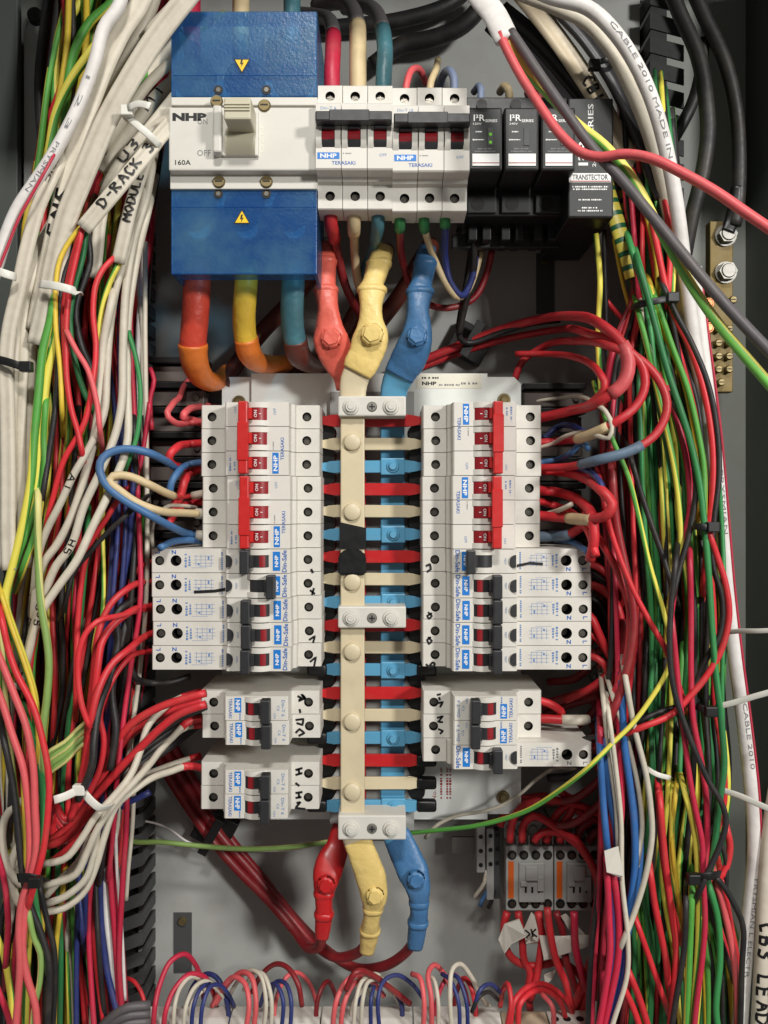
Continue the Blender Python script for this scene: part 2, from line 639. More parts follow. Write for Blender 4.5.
GLYPH = {  # pen strokes in a 0.7 x 1 box
    'D': [[(0, 0), (0, 1), (.4, .9), (.6, .55), (.4, .1), (0, 0)]], '-': [[(.1, .5), (.55, .5)]],
    'R': [[(0, 0), (0, 1), (.45, .9), (.45, .6), (0, .5), (.55, 0)]],
    'A': [[(0, 0), (.3, 1), (.6, 0)], [(.1, .4), (.5, .4)]], 'C': [[(.6, .9), (.25, 1), (0, .5), (.25, 0), (.6, .1)]],
    'K': [[(0, 0), (0, 1)], [(.55, 1), (0, .5), (.6, 0)]],
    '3': [[(0, .95), (.4, 1), (.5, .75), (.15, .55), (.5, .35), (.4, 0), (0, .08)]],
    'M': [[(0, 0), (.05, 1), (.3, .4), (.55, 1), (.6, 0)]], 'O': [[(.3, 1), (0, .5), (.3, 0), (.6, .5), (.3, 1)]],
    'U': [[(0, 1), (.05, .2), (.3, 0), (.55, .2), (.6, 1)]], 'L': [[(0, 1), (0, 0), (.5, .05)]],
    'E': [[(.5, 1), (0, 1), (0, 0), (.5, 0)], [(0, .5), (.4, .5)]],
    'B': [[(0, 0), (0, 1), (.4, .9), (.4, .6), (0, .5), (.5, .4), (.45, .05), (0, 0)]],
    '5': [[(.5, 1), (.05, 1), (0, .55), (.4, .6), (.5, .3), (.35, 0), (0, .08)]],
    'H': [[(0, 0), (0, 1)], [(.5, 0), (.5, 1)], [(0, .5), (.5, .5)]], '1': [[(.2, 1), (.25, 0)]],
    '2': [[(0, .8), (.25, 1), (.5, .8), (0, .02), (.6, 0)]],
    'N': [[(0, 0), (0, 1), (.5, 0), (.5, 1)]], 'S': [[(.55, .9), (.2, 1), (.05, .7), (.5, .4), (.4, .05), (0, .1)]],
    '6': [[(.5, 1), (.1, .6), (0, .25), (.25, 0), (.5, .2), (.35, .45), (.05, .3)]],
    '0': [[(.3, 1), (0, .5), (.3, 0), (.6, .5), (.3, 1)]], '7': [[(0, 1), (.55, 1), (.2, 0)]],
    'I': [[(.2, 1), (.2, 0)]], ' ': [],
}


def strokes_of(s, track=0.85):
    out, x = [], 0.0
    for ch in s:
        for st in GLYPH[ch]:
            out.append([(x + a + random.uniform(-.04, .04), b + random.uniform(-.05, .05)) for a, b in st])
        x += track if ch != '1' else 0.6
    w = x - .2
    return [[(a / w - .5, b - .5) for a, b in st] for st in out]


def ribbons(strokes, hw, asp):
    """unit strokes -> unit ribbon faces; hw = half pen width in unit heights, asp = length / height"""
    co, fa = [], []
    for st in strokes:
        pts = []
        for i in range(len(st) - 1):
            for k in range(5):
                f = k / 5
                pts.append((st[i][0] + (st[i + 1][0] - st[i][0]) * f, st[i][1] + (st[i + 1][1] - st[i][1]) * f))
        pts.append(st[-1])
        base = len(co)
        for i, p in enumerate(pts):
            a, b = pts[max(i - 1, 0)], pts[min(i + 1, len(pts) - 1)]
            dx, dy = (b[0] - a[0]) * asp, b[1] - a[1]
            l = math.hypot(dx, dy) + 1e-9
            nx, ny = -dy / l * hw / asp, dx / l * hw
            co += [(p[0] + nx, p[1] + ny), (p[0] - nx, p[1] - ny)]
        for i in range(len(pts) - 1):
            k = base + 2 * i
            fa.append((k, k + 1, k + 3, k + 2))
    return co, fa


def handwriting_on(o, s, s_mid, length, height, flip=False, ang=0.0, hw=0.10):
    co, fa = ribbons(strokes_of(s), hw, length / height)
    return on_tube(o, co, fa, s_mid, length, height, 'ink_black', 'handwriting', flip, ang)


def pen_marks(parent, strokes_px, d, w_px):
    """marker strokes on a face at depth d, drawn as ribbons lying on it"""
    inv = basis(parent).inverted()
    co, fa = ribbons(strokes_px, w_px / 2, 1.0)
    vs = [inv @ P(a, b, d) for a, b in co]
    me = bpy.data.meshes.new('handwriting')
    me.from_pydata([tuple(v) for v in vs], [], fa)
    me.materials.append(MATS['ink_black'])
    return link('handwriting', me, parent)

MM = 0.001


def X(px, d): return (px - CX) * d / F            # mm
def Z(py, d): return -(py - CY) * d / F           # mm
def Y(d): return d - D0 * 1000                    # mm


# ------------------------------------------------------------------ the setting: inside of the grey enclosure
XL, XR, ZT, ZB = -342.0, 340.0, 478.0, -640.0
BACK = 790.0
b = MB(MM); b.box(XL - 3, XR + 3, Y(BACK), Y(BACK) + 3, ZB, ZT)
struct(b.build('enclosure_back_wall', 'cabinet_grey'))
b = MB(MM); b.box(XL - 3, XL, Y(600), Y(BACK) - .5, ZB, ZT)
struct(b.build('enclosure_side_wall', 'cabinet_shaded'))
b = MB(MM); b.box(XR, XR + 3, Y(700), Y(BACK) - .5, ZB, ZT)
struct(b.build('enclosure_side_wall', 'cabinet_shaded'))
b = MB(MM); b.box(XL - 3, XR + 3, Y(465), Y(BACK) + 3, ZT + 1, ZT + 4)
struct(b.build('enclosure_roof', 'cabinet_shaded'))
# mounting plate with rolled edge
t = thing('mounting_plate', 'light grey sheet metal mounting plate behind all the breakers', 'mounting plate')
PL = 762.0
x0, x1 = X(138, PL), X(640, PL)
b = MB(MM); b.box(x0, x1, Y(PL), Y(PL) + 2, -560, 470, .6); b.build('plate', 'plate_grey', t)
for px, py in ((183, 930), (545, 272)):
    b = MB(MM); b.box(X(px - 9, PL), X(px + 9, PL), Y(PL) - 1.5, Y(PL) - .2, Z(py + 42, PL), Z(py - 18, PL), .3)
    s_ = b.build('slot_plate', 'duct_grey', t)
    b = MB(MM); b.cyl((X(px, PL), Y(PL) - 1.6, Z(py - 10, PL)), (0, -1, 0), 4, 3, 14, 3.2); b.build('screw', 'zinc_gold', s_)
# upright frame flange in the upper left corner
t = thing('frame_flange', 'pale rounded upright frame flange with a bolt in the upper left corner', 'flange')
b = MB(MM); d = 745
b.poly_y([(X(24, d), Z(250, d)), (X(24, d), Z(32, d)), (X(34, d), Z(14, d)), (X(46, d), Z(30, d)), (X(46, d), Z(250, d))], Y(d), Y(d) + 8)
b.build('strip', 'plate_grey', t)
b = MB(MM); b.cyl((X(37, d), Y(d) - .2, Z(18, d)), (0, -1, 0), 7.5, 6, 18, 6.4); b.build('bolt', 'duct_black', t)
b = MB(MM); b.box(X(-40, 740), X(20, 740), Y(735), Y(744), Z(1080, 740), Z(-20, 740), 1); struct(b.build('enclosure_frame', 'cabinet_shaded'))


def slotted_duct(label, px0, px1, d, py0, py1, m, step_mm=17.0, side=1):
    t = thing('wiring_duct', label, 'wiring duct')
    xa, xb, za, zb = X(px0, d), X(px1, d), Z(py1, d), Z(py0, d)
    b = MB(MM); b.box(xa, xb, Y(d) + 45, Y(d) + 47, za, zb); b.build('base', m, t)
    lid = MB(MM).box(-(xb - xa) / 2, (xb - xa) / 2, 0, 1.5, -step_mm * .32, step_mm * .32, .4, 1)
    me = None
    n = int((zb - za) / step_mm)
    for i in range(n):
        z = za + (i + .5) * step_mm
        if me is None:
            q = MB(MM)
            w = xb - xa
            h = step_mm * .33
            q.poly_y([(-w / 2, -h - 5), (w / 2, -h + 3), (w / 2, h + 3), (-w / 2, h - 5)], 0, 1.8)
            q.box(w / 2 - 1.8, w / 2, 1.8, 46, -h + 3, h + 3)
            me = q.mesh('finger', m)
        o = link('finger', me, t)
        o.location = ((xa + xb) / 2 * MM, Y(d) * MM, z * MM)
        if side < 0:
            o.rotation_euler = (0, 0, 0)
            o.scale = (-1, 1, 1)
    lid.bm.free()
    return t


slotted_duct('dark slotted wiring duct standing between left loom and mounting plate', 118, 143, 722, 190, 1070, 'duct_grey')
slotted_duct('black slotted wiring duct at the upper right behind thick black cables', 650, 684, 740, -30, 560, 'duct_black', 21, -1)

# neutral links: dark stacked terminal blocks beside the breakers


def link_blocks(label, px0, px1, py0, py1, d):
    t = thing('neutral_link', label, 'terminal block')
    xa, xb = X(px0, d), X(px1, d)
    za, zb = Z(py1, d), Z(py0, d)
    n = int((zb - za) / 21)
    mA = MB(MM).box(-(xb - xa) / 2, (xb - xa) / 2, 0, 30, -6.6, 6.6, .8).mesh('block', 'block_brown')
    mB = MB(MM).box(-(xb - xa) / 2 - 1, (xb - xa) / 2 + 1, 0, 32, -2.6, 2.6, .6).mesh('divider', 'spd_black')
    mS = MB(MM).cyl((0, 0, 0), (0, -1, 0), 3, 2, 12, 2.5).mesh('screw', 'screw_steel')
    for i in range(n):
        z = za + (i + .5) * 21
        o = link('block', mA, t); o.location = ((xa + xb) / 2 * MM, (Y(d) + (i % 3) * 4) * MM, z * MM)
        k = link('screw', mS, o); k.location = ((xb - xa) * .36 * MM, -.0005, 0)
        o = link('divider', mB, t); o.location = ((xa + xb) / 2 * MM, (Y(d) - 4) * MM, (z + 10.5) * MM)


link_blocks('stack of dark brown terminal blocks left of the red toggle breakers', 150, 204, 352, 560, 708)
link_blocks('stack of dark brown terminal blocks right of the red toggle breakers', 524, 584, 366, 560, 712)


# ------------------------------------------------------------------ circuit breakers
PW = 17.55                                        # pole width, mm
SH, NO, BK = -31.0, -50.0, 30.0                   # shoulder face, nose face, back (mm towards the room is negative)


def body_mesh(ext=False, BK=BK):
    q = MB(MM)
    h = PW / 2
    if not ext:
        prof = [(44.8, BK), (44.8, SH + 1), (44.0, SH), (24.4, SH), (23.8, SH - 1), (23.2, NO + 1), (22.2, NO),
                (-22.6, NO), (-23.6, NO + 1), (-24.2, SH - 7), (-26.6, SH - 5), (-27.4, SH), (-44.0, SH), (-44.8, SH + 1), (-44.8, BK)]
        q.prism_x(prof, -h, h, skip=(2, 11))
        q.plate_hole(-h, h, 24.4, 44.0, SH, (0, 36.6, 3.5), 13)
        q.plate_hole(-h, h, -44.0, -27.4, SH, (0, -35.2, 3.5), 13)
    else:
        EX = -43.5
        prof = [(80, BK), (80, EX + 1), (79.3, EX), (67.6, EX), (56, EX), (24.2, EX), (24.0, NO + 1.4), (23.0, NO + .4),
                (-22.6, NO), (-23.6, NO + 1), (-24.2, SH - 7), (-26.6, SH - 5), (-27.4, SH), (-44.0, SH), (-44.8, SH + 1), (-44.8, BK)]
        q.prism_x(prof, -h, h, skip=(2, 3, 12))
        q.plate_hole(-h, h, 67.6, 79.3, EX, (0, 73.8, 3.5), 13)
        q.plate_hole(-h, h, 56, 67.6, EX, (0, 61.6, 4.1), 13)
        q.plate_hole(-h, h, -44.0, -27.4, SH, (0, -35.2, 3.5), 13)
    bmesh.ops.remove_doubles(q.bm, verts=q.bm.verts, dist=1e-5)
    me = q.mesh('housing', 'breaker_white')
    me.materials.append(MATS['hole_black'])
    return me


def arc_prism(q, x0, x1, zc, half, y, rise, n=8):
    prof = [(zc + half, y + 1.2)]
    for i in range(n + 1):
        a = -1 + 2 * i / n
        prof.append((zc - a * half, y - rise * (1 - a * a)))
    prof.append((zc - half, y + 1.2))
    q.prism_x(prof, x0, x1)
    return q


def screw_mesh():
    q = MB(MM)
    q.cyl((0, 0, 0), (0, -1, 0), 3.0, 1.2, 14, 2.7)
    q.box(-2.6, 2.6, -1.5, -1.21, -.45, .45)
    q.box(-.45, .45, -1.5, -1.21, -2.6, -.46)
    q.box(-.45, .45, -1.5, -1.21, .46, 2.6)
    return q.mesh('terminal_screw', 'screw_steel')


BM_ = body_mesh(); BU_ = body_mesh(False, -7.0); BE_ = body_mesh(True); SM_ = screw_mesh()
q = MB(MM); arc_prism(q, -PW / 2 + .2, -4.6, -.6, 8.2, NO - .02, 3.6); arc_prism(q, 4.6, PW / 2 - .2, -.6, 8.2, NO - .02, 3.6)
CHEEK = q.mesh('toggle_guard', 'breaker_white', 30)
DRUM_D = arc_prism(MB(MM), -4.3, 4.3, -1.2, 6.9, NO - .05, 2.8).mesh('toggle_drum', 'handle_black', 30)
DRUM_R = arc_prism(MB(MM), -4.5, 4.5, -1.2, 6.6, NO - .05, 3.4).mesh('toggle_drum', 'drum_red', 30)
BAND = arc_prism(MB(MM), -4.25, 4.25, -2.9, 2.9, NO - 2.2, .8).mesh('red_band', 'drum_red', 30)
BAND_UP = arc_prism(MB(MM), -4.25, 4.25, -.6, 3.0, NO - 2.5, .75).mesh('red_band', 'drum_red', 30)


def handle_mesh(n, m, z0=4.6, z1=11.4, out=13.0):
    q = MB(MM)
    w = PW * n / 2 + (n - 1) * .22
    e = .6 if n == 3 else .1
    q.box(-w + e, w - e, NO - out, NO - 3.6, z0, z1, .9)
    for i in range(n):
        x = (i - (n - 1) / 2) * 18
        q.box(x - 4.1, x + 4.1, NO - 6.5, NO - .4, z0 - 2.2 if z0 > 0 else z0 + .5, z1 - 1.6 if z0 > 0 else z1 + 2.4, .5, 1)
    if n == 3:
        q.box(-w * .62, w * .40, NO - out - .9, NO - out + .5, z0 - .5, z1 + .5, .4, 1)
    return q.mesh('toggle_handle', m)


HANDLES = {}


def handle(n, m, on=True):
    k = (n, m, on)
    if k not in HANDLES:
        HANDLES[k] = handle_mesh(n, m) if on else handle_mesh(n, m, -14.0, -7.6)
    return HANDLES[k]


LABEL_BLUE = MB(MM).box(-7.7, 7.7, -.12, 0, -2.3, 2.3).mesh('blue_label', 'label_blue')
LABEL_BLUE_L = MB(MM).box(-7.0, 7.0, -.12, 0, -2.7, 2.7).mesh('blue_label', 'label_blue')
LABEL_BLUE_S = MB(MM).box(-5.4, 5.4, -.12, 0, -2.5, 2.5).mesh('blue_label', 'label_blue')
DIAG = MB(MM)
for a in (-2.0, .4, 3.2):
    DIAG.box(a, a + .25, -.1, 0, -8, 7)
for a in (-6.2, -2, 1.5, 5.2):
    DIAG.box(-4.4, 4.4, -.1, 0, a, a + .25)
DIAG.box(-4.2, -3.9, -.1, 0, -6, 3); DIAG.box(.8, 3.1, -.1, 0, -4.6, -3.4); DIAG.box(-3.4, -2.1, -.1, 0, 2.6, 4.1)
DIAG.box(-5.4, -5.2, -.1, 0, -3, 9)
DIAG = DIAG.mesh('circuit_diagram', 'print_pale_blue')
q = MB(MM)
pts = [(4.6 * math.cos(math.pi * i / 14), -4.6 * math.sin(math.pi * i / 14)) for i in range(15)]
q.poly_y(pts, -1.6, 0)
TESTB = q.mesh('test_button', 'handle_black')


def put(me, parent, name, x, y, z, roty=0):
    o = link(name, me, parent)
    o.location = (x * MM, y * MM, z * MM)
    if roty:
        o.rotation_euler = (0, roty, 0)
    return o


def tx(parent, s, x, y, z, w, h, m, rot=0.0, bold=0.0):
    return text(parent, s, x * MM, y * MM, z * MM, w * MM, h * MM, m, rot, bold)


NHPB = 0.03
FINE = {}


def fine(parent, x, y, z, w, h, m, rot=0.0):
    """a line of print too small to read: a row of short dashes"""
    k = (round(w, 2), round(h, 2), m, rot)
    if k not in FINE:
        rg = random.Random(int(w * 100))
        q = MB(MM)
        a = -w / 2
        while a < w / 2:
            l = min(rg.uniform(.5, 1.0) * h, w / 2 - a)
            hh = h / 2 * rg.uniform(.6, 1)
            if rot:
                q.box(-hh, hh, -.04, 0, a, a + l)
            else:
                q.box(a, a + l, -.04, 0, -hh, hh)
            a += l + h * (rg.choice((.3, .3, .3, .9)))
        FINE[k] = q.mesh('fine_print', m)
    o = link('fine_print', FINE[k], parent)
    o.location = (x * MM, y * MM, z * MM)
    return o


def nhp_label(parent, me, x, z, w, h):
    l = put(me, parent, 'blue_label', x, NO - .02, z)
    tx(l, 'NHP', 0, -.16, 0, w, h, 'print_white', 0, NHPB)


def three_pole(label, loc, roty, red=True, spec='Din-T 6', group=None):
    t = thing('three_pole_breaker', label, 'circuit breaker', loc, roty, group)
    for i in range(3):
        x = (i - 1) * 18
        put(BM_ if red else BU_, t, 'housing', x, 0, random.uniform(-.15, .15))
        put(SM_, t, 'terminal_screw', x, SH + 4.2, 36.6, random.uniform(0, 3))
        put(SM_, t, 'terminal_screw', x, SH + 4.2, -35.2, random.uniform(0, 3))
        put(CHEEK, t, 'toggle_guard', x, 0, 0)
        dr = put(DRUM_R if red else DRUM_D, t, 'toggle_drum', x, 0, 0)
        if red:
            tx(dr, 'ON', 0, NO - 3.75, .2, 5.2, 2.2, 'print_white', 0, .01)
            tx(dr, 'I', 0, NO - 3.3, -3.2, .5, 1.6, 'print_white', 0, .01)
        else:
            put(BAND_UP, dr, 'red_band', 0, 0, 0)
    link('toggle_handle', handle(3, 'handle_red' if red else 'handle_black'), t)
    nhp_label(t, LABEL_BLUE, -18, -14.0, 11.5, 3.0)
    tx(t, 'TERASAKI', -7.5, NO - .12, -19.0, 16.5, 2.6, 'print_blue', 0, .012)
    if red:
        fine(t, -18, NO - .12, 19.2, 11, 1.5, 'print_pale_blue')
    else:
        tx(t, spec, -18, NO - .12, 19.2, 11, 2.0, 'print_pale_blue')
    fine(t, -20, NO - .12, 16.0, 6, 1.4, 'print_pale_blue')
    tx(t, 'OFF', 20, NO - .12, -13.5, 5, 2.0, 'print_pale_blue')
    tx(t, 'ON', 21, NO - .12, 15.5, 4, 1.6, 'print_pale_blue')
    fine(t, -5, NO - .12, -12.4, 6, .9, 'print_grey')
    return t


def one_pole(label, loc, roty, spec='Din-T 6', group=None):
    t = thing('single_pole_breaker', label, 'circuit breaker', loc, roty, group)
    link('housing', BM_, t)
    put(SM_, t, 'terminal_screw', 0, SH + 4.2, 36.6, random.uniform(0, 3))
    put(SM_, t, 'terminal_screw', 0, SH + 4.2, -35.2, random.uniform(0, 3))
    link('toggle_guard', CHEEK, t)
    dr = link('toggle_drum', DRUM_D, t)
    link('red_band', BAND, dr)
    link('toggle_handle', handle(1, 'handle_black'), t)
    nhp_label(t, LABEL_BLUE_S, -2.2, -13.6, 8, 3.2)
    tx(t, 'TERASAKI', 0, NO - .12, -19.0, 14.5, 2.5, 'print_blue', 0, .012)
    fine(t, 6.0, NO - .12, -12, 4.6, 1.2, 'print_pale_blue')
    tx(t, spec, 0, NO - .12, 19.6, 12, 2.3, 'print_pale_blue', 0, .01)
    tx(t, 'C6', 0, NO - .12, 16.2, 4, 1.9, 'print_pale_blue')
    tx(t, 'ON', 5.5, NO - .12, 13.4, 4, 1.7, 'print_pale_blue')
    return t


def rcbo(label, loc, roty, on=True, grey=False, group=None):
    t = thing('residual_current_breaker', label, 'circuit breaker', loc, roty, group)
    link('housing', BE_, t)
    put(SM_, t, 'terminal_screw', 0, -43.5 + 3.4, 73.8, random.uniform(0, 3))
    put(SM_, t, 'terminal_screw', 0, -43.5 + 11, 61.6, random.uniform(0, 3))
    put(SM_, t, 'terminal_screw', 0, SH + 4.2, -35.2, random.uniform(0, 3))
    link('toggle_guard', CHEEK, t)
    dr = link('toggle_drum', DRUM_D, t)
    if on:
        link('red_band', BAND, dr)
    link('toggle_handle', handle(1, 'handle_black', on), t)
    lb_ = put(LABEL_BLUE_L, t, 'blue_label', 0, NO - .02, -13.8)
    tx(lb_, 'NHP', 0, -.18, 0, 8.5, 2.6, 'print_white', 0, NHPB)
    tx(t, 'Din-Safe', 0, NO - .12, -19.6, 16.2, 3.4, 'print_blue', 0, .02)
    put(TESTB, t, 'test_button', 0, NO, 23.2)
    tx(t, 'TEST', 0, NO - .12, 15.6, 5, 1.3, 'print_pale_blue')
    E = -43.6
    pb = 'print_grey' if grey else 'print_blue'
    pp = 'print_grey' if grey else 'print_pale_blue'
    tx(t, 'L', 6.4, E, 75.2, 2.2, 3.3, pb, 0, .02)
    tx(t, 'N', 6.3, E, 63.2, 3.2, 3.0, pb, -math.pi / 2, .03)
    fine(t, 0, E + .04, 54.4, 10, 1.9, pp)
    fine(t, 0, E + .04, 51.6, 8, 1.7, pp)
    fine(t, 0, E, 27.4, 13, 1.5, pp)
    put(DIAG, t, 'circuit_diagram', 0, E + .1, 41.5)
    return t


def row_z(i): return 66.7 - 18.0 * i


XLB, XRB = -93.5, 73.9
LFT, RGT = -math.pi / 2, math.pi / 2


def at(x, row): return ((x + random.uniform(-.5, .5)) * MM, random.uniform(-.3, .3) * MM, row_z(row) * MM)


three_pole('white three-pole breaker with red toggles, topmost left of the busbars', at(XLB, 1), LFT, True, 'C63')
three_pole('white three-pole breaker with red toggles, left of the busbars, just above the long breakers', (at(XLB + 1.2, 4)), LFT, True, 'C63')
three_pole('white three-pole breaker with red toggles, topmost right of the busbars', at(XRB, 1), RGT, True, 'C63')
three_pole('white three-pole breaker with red toggles, right of the busbars, just above the long breakers', at(XRB, 4), RGT, True, 'C63')
ORD = ['first', 'second', 'third', 'fourth', 'lowest']
LR, RR = {}, {}
for k in range(5):
    extra = ', with black pen dash' if k == 1 else ''
    LR[k] = rcbo(f'long white safety breaker, {ORD[k]} of five stacked left of the busbars{extra}', at(XLB + 1.0 + .15 * k, 6 + k), LFT, k != 1, group='long safety breakers')
    extra = ', with black pen dash' if k == 0 else ''
    RR[k] = rcbo(f'long white safety breaker, {ORD[k]} of five stacked right of the busbars{extra}', at(XRB, 6 + k), RGT, k != 0, group='long safety breakers')
K12 = one_pole('short white breaker marked with a pen M-, upper of the pair left of the busbars', at(XLB, 12), RGT)
K13 = one_pole('short white breaker under the pen-marked pair top, left of the busbars, marked 5', at(XLB, 13), RGT)
K15 = one_pole('short white breaker marked H1 in pen, left of the busbars near bottom', at(XLB, 15), RGT)
K16 = one_pole('short white breaker marked H2 in pen, lowest left of the busbars', at(XLB, 16), RGT)
R12 = one_pole('short white breaker right of the busbars, upper of the pair', at(XRB, 12), LFT)
R13 = one_pole('short white breaker right of the busbars, lower of the pair', at(XRB, 13), LFT)
R14 = rcbo('long white safety breaker with grey print, lowest right of the busbars', at(XRB, 14), RGT, True, True)
K12['label'] = 'short white pen-marked breaker, topmost of the short ones left of the busbars'
K13['label'] = 'short white breaker with pen mark, second short one from top left of the busbars'
FD = 635.6
pen_marks(LR[1], [[(194, 592), (215, 591), (226, 589)]], 623, 3)
pen_marks(RR[0], [[(516, 566), (530, 563), (543, 564)]], 623, 2.6)
pen_marks(LR[0], [[(311, 569), (313, 573)]], FD, 2.4)
pen_marks(LR[1], [[(310, 590), (315, 594)], [(314, 588), (312, 595)]], FD, 2)
pen_marks(LR[3], [[(309, 640), (315, 636), (313, 643)]], FD, 2)
pen_marks(LR[4], [[(310, 662), (316, 657), (314, 667)]], FD, 2)
pen_marks(RR[0], [[(426, 566), (430, 564), (431, 569), (427, 572)]], FD, 2)
pen_marks(RR[2], [[(432, 613), (427, 616), (429, 619), (432, 616), (428, 612)]], FD, 2)
pen_marks(RR[3], [[(431, 637), (427, 640), (429, 644), (432, 641), (428, 637)]], FD, 2)
pen_marks(RR[4], [[(426, 664), (430, 668)], [(433, 662), (430, 665), (433, 667), (435, 664), (433, 662)]], FD, 2)
pen_marks(K12, [[(297.5, 696), (301.5, 698), (298.5, 701), (305.5, 698), (301.5, 694), (305.5, 700)], [(299.5, 709), (300.5, 713)]], FD, 2.2)
pen_marks(K13, [[(295.5, 720), (303.5, 719), (302.5, 725), (296.5, 723)], [(295.5, 733), (299.5, 729), (304.5, 733), (298.5, 736)]], FD, 2.2)
pen_marks(K15, [[(295.5, 770), (302.5, 768)], [(295.5, 775), (302.5, 773)], [(298.5, 769), (299.5, 774)], [(295.5, 783), (299.5, 786)]], FD, 2.2)
pen_marks(K16, [[(295.5, 793), (302.5, 792)], [(295.5, 798), (301.5, 797)], [(298.5, 793), (299.5, 798)], [(296.5, 803), (300.5, 802), (295.5, 808), (305.5, 809)]], FD, 2.2)
pen_marks(R12, [[(437, 695), (441, 694)], [(439, 697), (440, 700)], [(437, 703), (443, 702), (440, 707)]], FD, 2)
pen_marks(R13, [[(437, 718), (443, 716), (438, 722), (443, 722)], [(438, 729), (443, 731), (440, 734)]], FD, 2)

# the pair of upright three-pole breakers beside the main switch
UD = 585.0


def upright(label, px, py, spec):
    d = UD + 19
    loc = (X(px, d) * MM, (UD - 667 + 50) * MM, Z(py, d) * MM)
    return three_pole(label, loc, 0.0, False, spec)


UPL = upright('white upright three-pole breaker with black toggle, beside the big main switch', 355.2, 147.2, 'Din-T 6')
UPR = upright('white upright three-pole breaker with black toggle, beside the black surge modules', 429.6, 149.4, 'Din-T 10')
rail = thing('mounting_rail', 'steel mounting rail behind the upright breakers and surge modules', 'rail')
q = MB(MM); q.box(X(180, 690), X(610, 690), Y(690), Y(692), Z(195, 690), Z(150, 690)); q.build('web', 'bright_steel', rail)
q = MB(MM); q.box(X(180, 690), X(610, 690), Y(692), Y(761), Z(185, 690), Z(182, 690)); q.build('standoff', 'bright_steel', rail)

# ------------------------------------------------------------------ main switch
t = thing('main_switch', 'large main breaker with clear blue terminal covers and cream toggle at top', 'circuit breaker')
d = 592.0
mx0, mx1 = X(169, d), X(318, d)
mid = MB(MM); mid.box(mx0 - .3, mx1 + .3, Y(d), Y(740), Z(170.5, d), Z(107, d), 1.2); mid.build('front_cover', 'main_white', t)
d2 = 600.0
q = MB(MM); q.box(X(170, d2), X(317.5, d2), Y(d2), Y(700), Z(189, d2), Z(171.5, d2), .6); q.build('lower_shelf', 'main_white', t)
q = MB(MM); q.box(X(171, d2), X(317.5, d2), Y(d2), Y(700), Z(106, d2) + .5, Z(97, d2), .6); q.build('upper_shelf', 'main_white', t)


def cover(name, pya, pyb, inner0, inner1, cut):
    """clear blue terminal shroud: an open shell; pya top edge, pyb bottom edge at its front"""
    d3 = 602.0
    xa, xb = X(171, d3), X(317, d3)
    z1, z0 = Z(pya, d3), Z(pyb, d3)
    q = MB(MM)
    q.box(xa, xb, Y(d3), Y(d3) + 2.2, z0, z1, .7)
    q.box(xa, xa + 2.2, Y(d3) + 2.3, Y(d3) + 70, z0, z1)
    q.box(xb - 2.2, xb, Y(d3) + 2.3, Y(d3) + 70, z0, z1)
    if cut:                                              # end wall with cable mouths
        q.box(xa + 2.3, xb - 2.3, Y(d3) + 2.3, Y(d3) + 16, z0 if cut < 0 else z1 - 2, z0 + 2 if cut < 0 else z1)
    zr = Z(75, d3) if cut > 0 else Z(206.5, d3)
    q.box(xa + .4, xb - .4, Y(d3) - .5, Y(d3) - .02, zr - .45, zr + .45)
    o = q.build(name, 'clear_blue_plastic', t)
    zi0, zi1 = Z(inner1, d3), Z(inner0, d3)
    q = MB(MM); q.box(xa + 3, xb - 3, Y(d3) + 3.2, Y(d3) + 60, zi0, zi1); q.build('terminal_bed', 'main_white', t)
    zc = (zi0 if cut < 0 else zi1)
    for k in range(3):
        xx = xa + (xb - xa) * (k + .5) / 3
        q = MB(MM); q.cyl((xx, Y(d3) + 14, z0 + (z1 - z0) * (.36 if cut > 0 else .60)), (0, -1, 0), 8, 6, 18); q.build('terminal_bolt', 'print_white', t)
        q = MB(MM); q.cyl((xx, Y(d3) + 3.1, zc), (0, -1, 0), 15, .6, 24); q.build('terminal_boss', 'duct_grey', t)
    for px in (218.5, 266.5):
        py = 90 if cut > 0 else 194
        q = MB(MM); q.cyl((X(px, d3), Y(d3) - .1, Z(py, d3)), (0, -1, 0), 3.3, .3, 16); q.build('screw_hole', 'hole_black', o)
        q = MB(MM); q.cyl((X(px, d3), Y(d3) - .45, Z(py, d3)), (0, -1, 0), 1.8, .4, 6); q.build('hex_socket', 'screw_steel', o)
    py = 64 if cut > 0 else 219
    cxm, czm = X(242, d3), Z(py, d3)
    s = 1 if cut < 0 else -1
    for nm, r, y, m_ in (('warning_label', 6.8, -.25, 'ink_black'), ('yellow_triangle', 5.6, -.45, 'warn_yellow')):
        q = MB(MM)
        q.poly_y([(cxm + r * 1.0 * math.cos(a), czm + s * r * math.sin(a)) for a in (math.pi / 2, math.pi * 7 / 6, math.pi * 11 / 6)], Y(d3) + y, Y(d3) + y + .2)
        wl = q.build(nm, m_, o if nm == 'warning_label' else wl)
    q = MB(MM)
    q.poly_y([(cxm - .6, czm + 3.0), (cxm + .8, czm + 3.0), (cxm + .1, czm + .6), (cxm + 1.3, czm + .8), (cxm - .7, czm - 2.8), (cxm - .1, czm - .3), (cxm - 1.3, czm - .4)], Y(d3) - .65, Y(d3) - .48)
    q.build('lightning_bolt', 'ink_black', wl)
    return o


cover('upper_terminal_cover', 11, 96.5, 78, 96, 1)
cover('lower_terminal_cover', 189.5, 274, 190, 206, -1)
